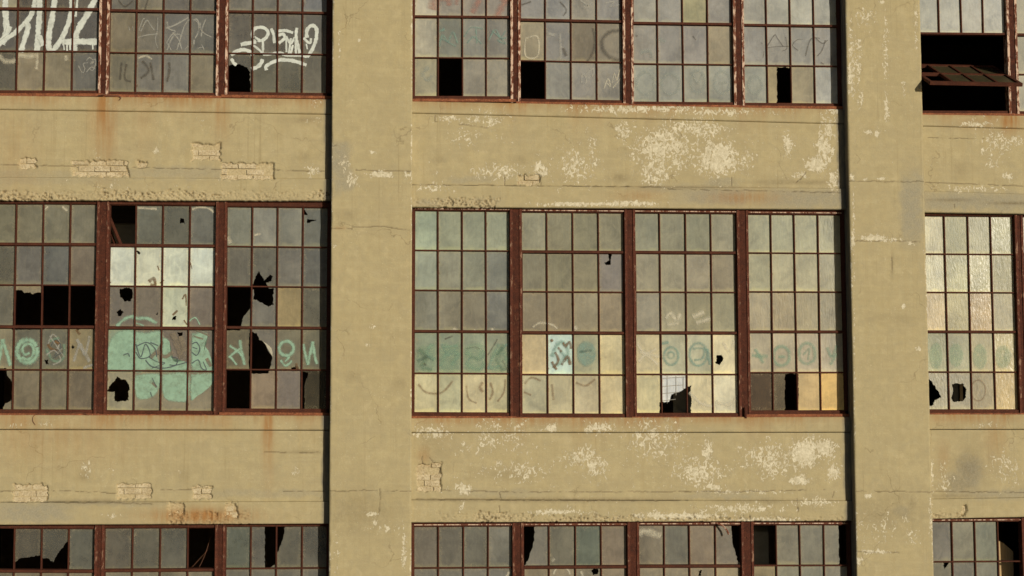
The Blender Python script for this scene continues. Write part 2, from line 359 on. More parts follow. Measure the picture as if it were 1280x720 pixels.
# measured brick patches: x0,y0,x1,y1 in photograph pixels, per bay
BRICKS = {('U','L'): [(25,198,45,210), (89,201,160,220), (172,202,184,209), (240,179,275,200), (277,204,343,224)],
          ('D','L'): [(17,606,60,627), (147,605,189,624), (241,608,265,624), (211,628,230,643), (281,628,296,646)],
          ('U','M'): [(648,219,676,231)], ('D','M'): [(521,580,551,614)], ('U','R'): [], ('D','R'): [(1202,631,1208,645)]}
FEAT = {
 ('U','L'): dict(rust=[(130,120,16,75,.75),(277,121,10,50,.6),(45,118,60,14,.55),(200,119,60,10,.5),(340,124,60,9,.35),(20,190,30,60,.18),(180,118,14,60,.3)],
   peel=[(195,188,5,5,.75),(122,190,8,14,.42),(250,150,8,10,.3),(392,215,12,10,.5),(395,128,14,8,.45),(190,230,200,12,.22),(395,150,18,6,.35)],
   grey=[(230,216,90,8,.55),(60,222,90,9,.4)], dirt=[(380,150,20,5,.4),(380,195,8,6,.3)],
   cracks=[[(0,206),(90,208),(240,211),(280,212)],[(345,213),(405,214)]], spall=[(-130,239,410,252)]),
 ('D','L'): dict(rust=[(335,520,7,60,.9),(130,519,22,22,.6),(20,522,40,20,.5),(277,522,16,16,.5),(380,519,40,8,.5),(60,540,120,40,.25),(250,645,60,10,.9),(200,525,120,10,.35)],
   peel=[(60,530,10,8,.4),(108,585,9,18,.42),(140,585,6,12,.4),(222,592,8,8,.35),(370,590,7,12,.38),(290,595,30,6,.25),(140,645,14,6,.45),(17,533,10,6,.4)],
   grey=[(40,640,52,13,.95),(110,630,90,4,.5),(340,617,80,4,.5)], dirt=[(105,595,8,6,.5),(230,595,8,8,.3),(120,627,70,3,.6),(380,565,40,2,.4)],
   cracks=[[(0,614),(16,614)],[(62,613),(145,616)],[(200,613),(240,612)],[(355,614),(405,614)],[(330,565),(400,566)],[(0,628),(120,628),(190,630)]], spall=[(211,641,312,657)]),
 ('U','M'): dict(rust=[(640,128,120,9,.4),(920,132,120,10,.5),(785,131,20,10,.4),(560,126,60,7,.35),(930,247,40,8,.55),(800,245,30,8,.35)],
   peel=[(835,185,52,36,.60),(895,200,42,30,.60),(820,215,30,20,.58),(870,160,50,14,.52),(893,207,10,14,.8),(905,196,8,8,.75),(1035,160,14,26,.58),(1020,205,13,10,.85),(1030,185,14,20,.6),(1042,225,8,16,.6),(1000,220,10,8,.5),(560,148,22,5,.6),(600,150,40,12,.42),(620,215,45,12,.45),(675,212,10,12,.7),(720,205,30,30,.47),(540,235,25,7,.5),(800,136,90,7,.58),(905,140,60,5,.6),(985,180,7,14,.55),(740,190,10,40,.42),(720,255,60,3,.75),(790,254,40,4,.7),(1040,138,12,8,.6),(780,165,14,14,.5),(580,170,30,20,.36)],
   grey=[(895,245,50,11,.95),(1010,248,60,12,.95),(860,236,60,6,.5),(570,253,50,5,.9),(590,225,30,5,.6),(900,228,24,6,.7)],
   dirt=[(775,222,12,6,.5),(550,200,10,5,.3),(650,200,8,6,.3),(1000,228,60,3,.5),(860,234,100,2,.5)],
   cracks=[[(515,231),(650,232),(830,234)],[(630,219),(631,231)],[(676,219),(676,232)],[(812,218),(813,229)],[(914,222),(915,233)],[(543,144),(543,151),(610,160)],[(1008,215),(1001,224),(995,228)],[(835,236),(1050,241)]], spall=[(517,248,622,260)]),
 ('D','M'): dict(rust=[(640,524,130,8,.55),(920,523,120,7,.5),(790,525,30,10,.5),(935,528,8,12,.4),(560,525,40,6,.6),(530,570,8,10,.35)],
   peel=[(1005,566,22,20,.85),(1030,560,20,16,.72),(1042,590,10,14,.7),(1000,600,14,6,.85),(960,575,40,26,.5),(880,590,40,20,.52),(885,565,8,22,.62),(890,608,14,4,.8),(730,570,25,12,.5),(745,582,20,16,.48),(688,535,14,8,.6),(750,535,30,8,.55),(815,545,40,30,.44),(640,590,40,20,.38),(580,612,10,8,.75),(576,632,6,8,.5),(690,640,40,4,.62),(850,645,70,5,.65),(930,636,60,8,.5),(1020,628,30,8,.6),(540,540,30,10,.4),(960,650,60,4,.6),(620,545,60,30,.35),(930,615,60,4,.5)],
   grey=[(900,620,60,4,.55),(620,617,60,5,.4)], dirt=[(540,560,20,20,.25),(700,625,150,3,.65),(640,594,30,8,.3),(560,625,50,2,.7),(950,626,80,3,.4)],
   cracks=[[(520,612),(640,615),(780,615),(900,614)],[(520,624),(660,625),(860,626)],[(528,570),(530,600)],[(536,572),(551,587),(548,594),(533,616)],[(624,615),(627,623)],[(624,632),(625,641)],[(745,634),(746,646)],[(867,634),(867,648)],[(856,615),(865,615)],[(1043,614),(1041,622)],[(996,624),(998,640)],[(897,615),(1030,612)]], spall=[(545,641,690,654),(690,646,1058,653)]),
 ('U','R'): dict(rust=[(1262,148,14,18,.9),(1200,141,70,5,.5),(1230,152,40,12,.3)],
   peel=[(1250,180,30,22,.46),(1270,176,12,8,.6),(1215,155,20,5,.6),(1260,220,12,6,.5),(1220,236,60,6,.48),(1240,205,14,8,.48)],
   grey=[(1220,252,90,12,.95),(1200,245,60,6,.7)], dirt=[(1200,212,8,8,.3),(1190,250,30,2,.6),(1265,254,30,2,.8)],
   cracks=[[(1156,228),(1280,233),(1400,236)],[(1160,172),(1230,174)],[(1193,255),(1194,264)]], spall=[]),
 ('D','R'): dict(rust=[(1210,521,80,8,.5),(1245,545,14,30,.3),(1180,570,8,20,.2)],
   peel=[(1180,600,12,20,.45),(1165,600,3,40,.5),(1260,590,20,30,.36),(1230,532,40,6,.4)],
   grey=[(1212,592,14,22,.95),(1198,605,14,14,.75),(1260,618,60,6,.7)], dirt=[(1210,585,20,22,.5),(1200,605,25,14,.4),(1190,620,40,3,.5),(1175,590,8,20,.3)],
   cracks=[[(1163,614),(1300,616)],[(1207,630),(1207,646)]], spall=[(1167,640,1205,650)]),
}
EXPO = {}
TOPZ = {}
def zpx_rows(key, X): return TOPZ.get(key, (99, 99))[0]+0*X
def heights(key, X, Z, Y):
    "recess (m, + = into the wall) and wear and painted shade masks for the spandrel of one bay"
    px, py = pix(X, Y, Z); f = FEAT.get(key, {})
    def tot(n):
        r = np.zeros(px.shape)
        for (cx, cy_, rx, ry, a) in f.get(n, []): r = np.maximum(r, blob(px, py, cx, cy_, rx, ry, a))
        return r
    def flat(n):
        r = np.zeros(px.shape); wx = px+(fbm(px/9, py/9, 201, 4)-.5)*14; wy = py+(fbm(px/9, py/9, 207, 4)-.5)*10
        for (cx, cy_, rx, ry, a) in f.get(n, []): r = np.maximum(r, a*np.exp(-((np.abs((wx-cx)/rx)**4+np.abs((wy-cy_)/ry)**4))))
        return r
    peel, grey, rust, dirt = tot('peel'), flat('grey'), tot('rust'), tot('dirt')
    rust = np.clip(rust*1.25, 0, 1)
    top = zpx_rows(key, X); dz = top-Z
    wv = fbm(X*3.1, X*0+1.7, 91, 4)
    rust = np.maximum(rust, np.clip(wv*1.5-.15, 0, .85)*np.exp(-np.clip(dz, 0, 9)/(.05+.25*np.clip(wv-.45, 0, 1))))
    sx1 = BAYX[key[1]][1]; soot_shade = .75*sstep(.115, .06, sx1-X+(fbm(X*14, Z*9, 95, 3)-.5)*.05)  # pillar's cast shadow darkened into the right end of the spandrel
    peel = np.clip(peel + {'M': .19, 'R': .15}.get(key[1], .10) + (fbm(X*2.3, Z*2.3, 5, 4)-.5)*.34, 0, 1)
    ck = np.zeros(px.shape); raw = np.zeros(px.shape)
    h = (fbm(X*1.2, Z*1.2, 31, 3)-.5)*.010 + (fbm(X*9, Z*9, 33, 3)-.5)*.004
    for i, c in enumerate(f.get('cracks', [])): ck = np.maximum(ck, crack(px, py, c, .6, 1.2, i)*sstep(.25, .5, fbm(px/9, py/9, i+70, 3)))
    for i, b in enumerate(BRICKS.get(key, [])):
        m = rect(px, py, *b, soft=.7, jag=3.4, s=i); h += .036*m; raw = np.maximum(raw, m)
    for i, b in enumerate(f.get('spall', [])):
        m = rect(px, py, *b, soft=1.6, jag=6, s=i+40)*(.30+.70*sstep(.38, .58, fbm(X*2.6, Z*4, i+140, 3)))
        q = fbm(X*48, Z*62, 77, 3); h += m*(.004+.030*sstep(.45, .75, q)); raw = np.maximum(raw, .75*m); ck = np.maximum(ck, m*.75*sstep(.58, .68, q))
    h += .005*ck
    return h, np.stack([peel, grey, rust, np.ones_like(peel)], -1), np.stack([dirt, raw, ck*.62, soot_shade], -1)

def grid_quads(nu, nv, off=0):
    i = np.arange(nu-1)[:, None]; j = np.arange(nv-1)[None, :]
    a = (i*nv+j).ravel(); return np.stack([a, a+nv, a+nv+1, a+1], -1)+off

def slab(name, parent, key, x0, x1, top, bot, y, ydeep, res=.0105, label=None, chamfer=.012):
    "weathered face from (x0..x1), top/bot = (z at x0, z at x1), with returns back to ydeep"
    nu = max(3, int((x1-x0)/res)+1); hgt = max(top)-min(bot); nv = max(4, int(hgt/res)+1)
    u = np.linspace(0, 1, nu)[:, None]; v = np.linspace(0, 1, nv)[None, :]
    X = x0+(x1-x0)*u+0*v
    zt = top[0]+(top[1]-top[0])*u; zb = bot[0]+(bot[1]-bot[0])*u
    Z = zb+(zt-zb)*v
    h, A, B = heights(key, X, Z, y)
    e = np.minimum(Z-zb, zt-Z)                                  # worn arrises
    wob = chamfer*(.4+1.6*fbm(X*7, Z*0+3.3, 12, 4))
    h = h + np.clip(wob-e, 0, 1)*.9
    Zs = Z
    V = np.stack([X, y+h, Zs], -1)
    back = V.copy()
    P = V.reshape(-1, 3); Q = [grid_quads(nu, nv)]
    AA = A.reshape(-1, 4); BB = B.reshape(-1, 4)
    idx = np.arange(nu*nv).reshape(nu, nv); n0 = nu*nv
    extra = []; ea = []; eb = []
    for k, rev in ((0, False), (nv-1, True)):
        r = V[:, k].copy(); r[:, 1] = ydeep
        e0 = n0+sum(len(x) for x in extra)
        extra.append(r); ea.append(A[:, k]); eb.append(B[:, k])
        a = idx[:-1, k]; b = idx[1:, k]; c = np.arange(e0, e0+nu-1); d = c+1
        Q.append(np.stack([a, c, d, b], -1) if not rev else np.stack([a, b, d, c], -1))
    e1 = n0; e2 = n0+nu
    Q.append(np.stack([np.arange(e1, e1+nu-1), np.arange(e2, e2+nu-1), np.arange(e2+1, e2+nu), np.arange(e1+1, e1+nu)], -1))
    me = mesh_np(name, np.concatenate([P]+extra), np.concatenate(Q), True)
    vattr(me, 'wear', np.concatenate([AA]+ea)); vattr(me, 'wear_and_shade', np.concatenate([BB]+eb))
    return link(name, me, M_WALL, parent, label)

def lay_bricks(key, parent):
    for b in BRICKS.get(key, []):
        xa, za = at(b[0]-2, b[3]+2, PD+.02); xb, zb = at(b[2]+2, b[1]-2, PD+.02)
        mb = MB(); z = za+.008; row = 0
        while z+.03 < zb:
            hh = min(.062, zb-z-.004); x = xa+.006 - (.1 if row % 2 else 0)
            while x < xb-.02:
                L = random.uniform(.17, .215); l = max(x, xa+.004); r = min(x+L, xb-.006)
                if r-l > .03 and random.random() > .13:
                    yy = PD+.013+random.uniform(0, .020); j = lambda: random.uniform(-.004, .004)
                    mb.hexa([(l+j(),yy+j(),z+j()),(r+j(),yy+j(),z+j()),(r+j(),yy+j(),z+hh+j()),(l+j(),yy+j(),z+hh+j()),
                             (l,yy+.06,z),(r,yy+.06,z),(r,yy+.06,z+hh),(l,yy+.06,z+hh)])
                x += L+.012
            z += .074; row += 1
        if mb.v: mb.build('exposed_brick', M_BRICK, parent)

BAYX = {'L': (WP-S, 0.0), 'M': (WP, S), 'R': (WP+S, 2*S)}
def zpx(x, py, y=PD):          # z of a point at world x whose photograph row is py
    lo, hi = -5., 20.
    for _ in range(50):
        mid = (lo+hi)/2
        if pix(x, y, mid)[1] > py: lo = mid
        else: hi = mid
    return (lo+hi)/2
# (top at left, top at right, groove, panel/lintel joint l/r, bottom l/r) in pixel rows
BANDS = {('U','L'): ((119.5,124),(137,143),(222,224),(250.5,251)), ('U','M'): ((126.5,136.5),(141.5,155),(231.5,236),(259,262)), ('U','R'): ((143,144.5),(157.5,161),(239,243),(265.5,267.5)),
         ('D','L'): ((518.7,519.5),(537,538),(628,627),(656,654.5)), ('D','M'): ((522.7,521),(541,540.5),(625,626),(653,651)), ('D','R'): ((518,518),(537,537),(624,622),(648.5,646))}
SPL = {('U','L'): 'stained upper left wall panel with bare brick patches and a crumbling lintel edge',
       ('U','M'): 'upper middle wall panel with large flaking pale paint patches', ('U','R'): 'upper right wall panel with a grey cement band along its foot',
       ('D','L'): 'lower left wall panel with square brick patches and an orange rust streak', ('D','M'): 'lower middle wall panel flaking white at its right end',
       ('D','R'): 'lower right wall panel with a dark grey smudge'}
SPZ = {}
for key, bands in BANDS.items():
    x0, x1 = BAYX[key[1]]; x0 += 0; e0, e1 = x0-.008, x1+.008
    # rows were measured inside the frame, so carry them to the ends of the bay
    xa, xb = {'L': (at(0,300,PD)[0], x1), 'M': (x0, x1), 'R': (x0, at(1280,300,PD)[0])}[key[1]]
    zz = []
    for (l, r) in bands:
        za, zb = zpx(xa, l), zpx(xb, r); s = (zb-za)/(xb-xa)
        zz.append((za+s*(e0-xa), za+s*(e1-xa)))
    SPZ[key] = zz; TOPZ[key] = ((zz[0][0]+zz[0][1])/2, 0)
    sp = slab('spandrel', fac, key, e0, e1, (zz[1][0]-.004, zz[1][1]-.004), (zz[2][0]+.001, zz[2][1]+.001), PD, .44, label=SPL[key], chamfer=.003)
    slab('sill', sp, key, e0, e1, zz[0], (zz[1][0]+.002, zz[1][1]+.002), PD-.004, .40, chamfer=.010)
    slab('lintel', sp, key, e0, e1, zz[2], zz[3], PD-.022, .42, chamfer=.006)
    lay_bricks(key, sp)
# wall strips above and below the three measured storeys
ztop0 = ZS+HF+HW+.06
for b in 'LMR':
    x0, x1 = BAYX[b]
    slab('spandrel', fac, ('T', b), x0-.008, x1+.008, (ZTOP, ZTOP), (ztop0, ztop0), PD, .44, res=.05)
    slab('spandrel', fac, ('G', b), x0-.008, x1+.008, (ZS-HF-.06, ZS-HF-.06), (0, 0), PD, .44, res=.05)

PFEAT = {1: dict(peel=[(476,218,20,5,.9),(440,225,9,14,.65),(466,642,10,4,.8),(470,655,8,10,.5),(418,308,4,4,.8),(449,50,3,3,.7),(424,60,3,30,.5),(480,660,30,10,.42),(414,250,3,60,.55),(510,215,8,12,.5),(420,690,6,40,.45),(465,410,6,6,.5),(505,690,4,40,.55),(430,205,10,18,.5),(466,190,4,3,.7),(460,430,4,5,.55)],
             grey=[(424,200,14,22,.95),(430,225,12,18,.85)], dirt=[(435,270,14,8,.3),(450,640,50,26,.34),(440,650,12,20,.3),(440,470,10,8,.25),(500,480,10,8,.25)], rust=[(425,285,10,2,.4)],
             cracks=[[(412,182),(430,182)],[(412,285),(440,286)],[(440,284),(480,283),(512,288)],[(445,212),(475,214),(513,214)],[(412,614),(470,613),(515,614)],[(474,640),(471,650)],[(475,610),(474,640)]]),
         2: dict(peel=[(1064,90,7,60,.62),(1073,80,8,40,.52),(1107,60,5,60,.56),(1108,135,4,25,.6),(1085,165,6,4,.6),(1095,167,4,6,.75),(1130,110,5,14,.5),(1085,20,20,20,.45),(1145,30,4,40,.55),(1066,222,5,5,.85),(1102,223,6,3,.8),(1083,224,4,3,.75),(1092,297,20,5,.95),(1110,300,18,4,.7),(1066,300,4,16,.75),(1138,304,8,5,.6),(1155,315,4,6,.6),(1067,270,3,60,.55),(1130,383,4,4,.8),(1085,620,7,4,.9),(1095,690,30,4,.7),(1075,700,8,10,.6),(1132,650,8,8,.6),(1148,436,5,4,.6),(1142,670,12,20,.5),(1163,650,3,40,.6),(1068,460,2,200,.5),(1100,660,40,30,.42),(1102,3,6,3,.85),(1075,125,6,20,.55)],
             grey=[(1140,260,15,46,1.0),(1148,225,10,10,.7),(1128,640,10,8,.5)], dirt=[(1110,640,44,24,.34),(1140,630,6,6,.5),(1115,330,2,20,.4),(1120,400,30,8,.2)], rust=[],
             cracks=[[(1060,226),(1110,227),(1158,227)],[(1066,302),(1130,301),(1150,303)],[(1070,614),(1165,615)],[(1115,322),(1115,342)],[(1070,690),(1125,691)]])}
def pillar(i, label):
    x0 = (i-1)*S; vis = i in (1, 2); res = .0105 if vis else .06
    zlo, zhi = (2.4, 11.0) if vis else (0, ZTOP)
    def piece(zlo, zhi, res):
        nx = int(WP/res)+1; nd = max(4, int(.44/(res*2)))
        Xp = np.concatenate([np.zeros(nd), np.linspace(0, WP, nx), np.full(nd, WP)])
        Yp = np.concatenate([np.linspace(.44, .44/nd, nd), np.zeros(nx), np.linspace(.44/nd, .44, nd)])
        Nx = np.concatenate([-np.ones(nd), np.zeros(nx), np.ones(nd)]); Ny = np.concatenate([np.zeros(nd), -np.ones(nx), np.zeros(nd)])
        nz = int((zhi-zlo)/res)+1; z = np.linspace(zlo, zhi, nz)[None, :]
        X = (x0+Xp)[:, None]+0*z; Y = Yp[:, None]+0*z; Z = z+0*X
        px, py = pix(X, Y, Z); f = PFEAT.get(i, {})
        front = (Ny < 0)[:, None]
        def tot(n):
            r = np.zeros(px.shape)
            for (cx, cyy, rx, ry, a) in f.get(n, []): r = np.maximum(r, blob(px, py, cx, cyy, rx, ry, a))
            return r
        peel = np.clip(tot('peel')+.08+(fbm(X*2+Y*3, Z*2, 5, 4)-.5)*.22, 0, 1)
        grey = np.zeros(px.shape); wx = px+(fbm(px/9, py/9, 201, 4)-.5)*14; wy = py+(fbm(px/9, py/9, 207, 4)-.5)*14
        for (cx, cyy, rx, ry, a) in f.get('grey', []): grey = np.maximum(grey, a*np.exp(-(np.abs((wx-cx)/rx)**4+np.abs((wy-cyy)/ry)**4)))
        grey = grey*front; dirt, rust = tot('dirt')*front, tot('rust')*front
        ar = np.minimum(Xp, WP-Xp)[:, None]+0*z
        chip = sstep(.045, .0, ar)*np.clip(fbm(X*0+i*5, Z*2.2, 23, 4)*1.5-.35, 0, 1)
        peel = np.where(front, np.clip(np.maximum(peel, .95*chip), 0, 1), peel)
        soot_shade = np.where((Nx < 0)[:, None], .95*sstep(.004, .03, Y), 0.0)+0*z
        ck = np.zeros(px.shape)
        for k, c in enumerate(f.get('cracks', [])): ck = np.maximum(ck, front*crack(px, py, c, .7, 1.2, k)*sstep(.25, .5, fbm(px/9, py/9, k+90, 3)))
        h = (fbm(X*1.1+7, Z*.9, 61, 3)-.5)*.012+(fbm(X*10+Y*10, Z*10, 63, 3)-.5)*.003+.004*ck
        # worn arrises
        dx = np.minimum(Xp, WP-Xp)[:, None]; wob = .010*(.3+1.9*fbm(X*0+i*3, Z*6, 19, 4))
        ax = np.clip(wob-dx, 0, 1)*front; ay = np.clip(wob-Y, 0, 1)*(~front)
        V = np.stack([X-Nx[:, None]*(h+ay*.7), Y-Ny[:, None]*(h+ax*.9), Z], -1)
        A = np.stack([peel, grey, rust, np.ones_like(peel)], -1); B = np.stack([dirt, 0*peel, ck*.55, soot_shade], -1)
        return V.reshape(-1, 3), grid_quads(len(Xp), nz), A.reshape(-1, 4), B.reshape(-1, 4)
    parts = [piece(zlo, zhi, res)]
    if vis: parts += [piece(0, 2.4, .06), piece(11.0, ZTOP, .06)]
    off = 0; Q = []
    for p in parts: Q.append(p[1]+off); off += len(p[0])
    me = mesh_np('pillar', np.concatenate([p[0] for p in parts]), np.concatenate(Q), True)
    vattr(me, 'wear', np.concatenate([p[2] for p in parts])); vattr(me, 'wear_and_shade', np.concatenate([p[3] for p in parts]))
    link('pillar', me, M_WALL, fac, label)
pillar(1, 'left pillar with a grey patch and a white scuff near its top')
pillar(2, 'right pillar flaking along its left edge with a tall grey cement patch')
pillar(0, None); pillar(3, None)

# ------------------------------------------------------------------ windows
ROWF = (0, .199, .397, .600, .806, 1.0)
# glass edges in photograph pixels: x left, x right at (row's reference line), top l/r, bottom l/r
PAN = {
 'T': {'L': [None, (-13,124.5,114,114.5), (136.5,271,115.5,117.3), (284.5,409,116,117.5)],
       'M': [(517.5,638,121,121.5), (649.5,778,124.5,126.5), (790.5,916,128,129), (928.5,None,129.5,130.5)],
       'R': [(None,1257.5,139,139.5), (1269.5,None,140,140.5), None, None]},
 'C': {'L': [None, (-16,120.5,254.4,255,512.5,513), (135,269.5,256,257,513.5,514.5), (282.5,409.5,258,259.5,511.5,512)],
       'M': [(517.5,637.5,263,264,516,516.5), (651.5,781,265,266,517.5,518), (793.5,921.5,266,267,517,517), (935,None,267.5,268.5,514,513.5)],
       'R': [(None,1269.5,269.5,270.5,512.5,512.5), (1279,None,270.5,271,512.5,512.5), None, None]},
 'B': {'L': [None, (-16,119.5,659.5,660.3), (130.5,269.5,659.5,659), (281.5,409.5,657.5,657)],
       'M': [(517,640.5,657.5,657), (653.5,784,657,656.5), (797.5,926,656,656), (940.3,None,655.5,655.5)],
       'R': [(None,1276,651.5,651), (1287,None,651,651), None, None]}}
YREF = {'T': 70, 'C': 390, 'B': 690}; ROWN = {'T': ZS+HF, 'C': ZS, 'B': ZS-HF}
WPAN = 1.29
def panels(row, bay):
    bx0, bx1 = BAYX[bay]; out = []; src = PAN[row][bay]; base = ROWN[row]
    for i, p in enumerate(src):
        nom0 = bx0+.035+i*(bx1-bx0-.07+.12)/4; nom1 = nom0+(bx1-bx0-.07+.12)/4-.12
        if p is None:
            nb = [q for q in src if q][0]
            out.append([nom0, nom1, None, None, None, None]); continue
        xl = at(p[0], YREF[row], GD)[0] if p[0] is not None else (bx0+.035 if i == 0 else nom0)
        xr = at(p[1], YREF[row], GD)[0] if p[1] is not None else (bx1-.035 if i == 3 else nom1)
        if row == 'T':
            zbl, zbr = zpx(xl, p[2], GD), zpx(xr, p[3], GD); ztl, ztr = zbl+2.52, zbr+2.52
        elif row == 'B':
            ztl, ztr = zpx(xl, p[2], GD), zpx(xr, p[3], GD); zbl, zbr = ztl-2.53, ztr-2.53
        else:
            ztl, ztr, zbl, zbr = zpx(xl, p[2], GD), zpx(xr, p[3], GD), zpx(xl, p[4], GD), zpx(xr, p[5], GD)
        out.append([xl, xr, ztl, ztr, zbl, zbr])
    good = [q for q in out if q[2] is not None]
    for q in out:
        if q[2] is None:
            g = good[0] if bay == 'L' else good[-1]
            q[2] = q[3] = g[2] if bay == 'L' else g[3]; q[4] = q[5] = g[4] if bay == 'L' else g[5]
    return out
# keep the unmeasured panels of the end bays clear of their neighbours
def tidy(P):
    for a, b in zip(P[:-1], P[1:]):
        if b[0]-a[1] < .09 or b[0]-a[1] > .16:
            pass
    return P

X_ = None
COLS = {
 ('T','L',1): [[X_]*4, [X_]*4, [(148,138,106),(92,84,70),(90,82,68),(92,84,70)], [(96,90,78),(92,86,75),(92,86,75),(92,86,75)], [(95,88,70),(136,121,90),(130,117,87),(105,100,86)]],
 ('T','L',2): [[X_]*4, [X_]*4, [(103,97,82),(124,114,90),(106,99,85),(104,98,82)], [(118,106,80),(112,104,85),(108,103,90),(104,100,86)], [(116,107,82),(117,110,93),(118,112,96),(126,114,86)]],
 ('T','L',3): [[X_]*4, [X_]*4, [(108,102,86),(108,103,88),(110,105,90),(114,112,104)], [(96,89,74),(98,91,76),(98,91,76),(100,94,80)], [(92,86,70),(98,93,73),(98,92,72),(104,97,78)]],
 ('T','M',0): [[X_]*4, [X_]*4, [(168,158,130),(140,130,110),(142,130,110),(142,130,110)], [(164,154,125),(120,118,98),(128,124,106),(127,120,102)], [(152,142,108),X_,(140,130,106),(144,134,108)]],
 ('T','M',1): [[X_]*4, [X_]*4, [(138,132,118),(134,130,118),(136,128,108),(134,128,114)], [(150,136,103),(128,122,108),(120,107,82),(130,118,93)], [X_,(130,125,108),(138,130,112),(138,130,110)]],
 ('T','M',2): [[X_]*4, [X_]*4, [(148,142,121),(142,136,119),(150,141,97),(135,128,112)], [(140,132,113),(135,128,112),(138,130,114),(142,127,94)], [(142,140,119),(142,139,119),(143,139,116),(143,140,118)]],
 ('T','M',3): [[X_]*4, [X_]*4, [(148,142,121),(150,145,124),(158,153,130),(155,150,128)], [(138,132,116),(140,133,114),(140,134,116),(141,134,117)], [(140,138,116),(150,131,86),(150,135,98),(166,161,141)]],
 ('T','R',0): [[(172,167,142)]*4, [(172,167,142)]*4, [(168,163,138),(174,168,143),(177,170,146),(178,172,148)], [X_]*4, [X_]*4],
 ('T','R',1): [[(165,155,122)]*4]*5,
 ('C','L',1): [[(122,115,88),(125,117,90),(125,118,92),(123,116,92)], [(100,94,75),(110,104,90),(102,100,89),(120,107,86)], [(110,104,84),(140,124,92),X_,X_], [(140,129,97),(106,101,80),(111,106,84),(142,126,88)], [(118,107,82),(124,111,84),(118,108,83),(121,107,82)]],
 ('C','L',2): [[X_,(108,106,88),(98,95,78),(114,111,95)], [(200,200,172),(203,200,166),(204,204,172),(205,207,180)], [(118,108,91),(121,109,89),(188,188,152),(124,111,92)], [(140,150,118),(128,122,98),(118,106,88),(122,112,92)], [(152,142,108),(138,128,98),(136,126,97),(134,122,94)]],
 ('C','L',3): [[(127,125,104),(134,130,111),(130,126,106),(112,110,94)], [(108,102,85),(106,101,84),(118,112,96),(106,103,90)], [(110,104,84),(118,112,96),(152,132,88),(104,98,78)], [(112,102,76),(118,110,92),(120,112,86),(112,105,80)], [X_,(142,122,94),(126,113,96),(62,54,36)]],
 ('C','M',0): [[(152,160,130),(146,147,116),(145,146,116),(146,147,117)], [(148,151,125),(142,138,111),(138,136,109),(126,125,107)], [(130,126,103),(135,126,99),(136,126,99),(125,122,106)], [(128,134,106),(128,134,106),(130,135,106),(132,134,105)], [(178,166,122),(172,165,123),(181,166,122),(172,160,116)]],
 ('C','M',1): [[(148,142,111),(138,130,98),(135,128,96),(138,130,99)], [(132,124,96),(132,124,93),(138,128,96),(132,122,106)], [(140,126,96),(138,123,91),(146,133,101),(145,128,96)], [(178,157,112),(172,187,166),(150,145,110),(184,167,119)], [(165,156,119),(166,153,113),(170,155,116),(186,167,119)]],
 ('C','M',2): [[(138,134,105),(138,132,102),(138,134,103),(146,138,106)], [(150,140,109),(152,142,109),(152,140,109),(142,128,96)], [(150,140,113),(153,143,109),(148,138,101),(155,146,109)], [(181,165,121),(166,160,124),(166,160,124),(196,181,136)], [(180,166,119),(190,186,170),(193,177,131),(200,188,148)]],
 ('C','M',3): [[(160,155,118),(165,160,122),(168,162,123),(165,158,118)], [(165,158,119),(170,160,119),(172,162,121),(160,150,112)], [(160,145,108),(160,142,101),(157,142,101),(154,142,107)], [(158,144,110),(158,143,109),(158,142,108),(158,144,112)], [(84,65,42),(98,83,56),(186,156,101),(210,170,96)]],
 ('C','R',0): [[(193,182,138),(165,158,113),(170,162,119),(172,165,119)], [(200,190,145),(178,170,121),(184,174,125),(166,156,109)], [(203,178,125),(182,168,116),(188,159,106),(178,164,120)], [(162,158,114),(164,158,116),(178,163,114),(193,173,114)], [(170,158,121),(165,152,116),(170,151,106),(200,170,106)]],
 ('C','R',1): [[(168,150,110)]*4]*5,
 ('B','L',1): [[X_,(90,82,64),(89,83,66),(98,94,76)], [(122,108,80)]*4, [(110,100,80)]*4, [(110,100,80)]*4, [(110,100,80)]*4],
 ('B','L',2): [[(100,92,73),(98,92,73),(97,92,74),X_], [(126,114,86)]*4, [(110,100,80)]*4, [(110,100,80)]*4, [(110,100,80)]*4],
 ('B','L',3): [[(98,99,80),(98,92,76),(98,92,73),(96,90,73)], [(112,104,84)]*4, [(110,100,80)]*4, [(110,100,80)]*4, [(110,100,80)]*4],
 ('B','M',0): [[(112,102,82),(108,100,80),(108,102,82),(118,112,92)], [(118,110,90),(118,110,90),(120,112,92),(134,126,106)], [(110,100,80)]*4, [(110,100,80)]*4, [(110,100,80)]*4],
 ('B','M',1): [[(120,112,92),(112,105,82),(100,104,83),(127,110,84)], [(142,124,90),(136,120,90),(128,116,88),(136,118,88)], [(110,100,80)]*4, [(110,100,80)]*4, [(110,100,80)]*4],
 ('B','M',2): [[(126,113,87),(111,105,84),(131,113,86),(126,113,90)], [(142,126,94),(140,124,92),(146,128,94),(150,132,94)], [(110,100,80)]*4, [(110,100,80)]*4, [(110,100,80)]*4],
 ('B','M',3): [[X_,(130,121,94),(128,121,97),(136,127,100)], [(140,122,82),(138,130,100),(130,124,98),(136,126,100)], [(110,100,80)]*4, [(110,100,80)]*4, [(110,100,80)]*4],
 ('B','R',0): [[(120,112,93),(138,130,100),(130,128,101),X_], [(130,120,92),(128,120,98),(136,130,104),X_], [(110,100,80)]*4, [(110,100,80)]*4, [(110,100,80)]*4],
}
MISSING = [(563,100),(665,103),(71,383),(104,383),(151,280),(296,488),(5,685),(253,685),(960,685),(1262,676),(1262,715)]
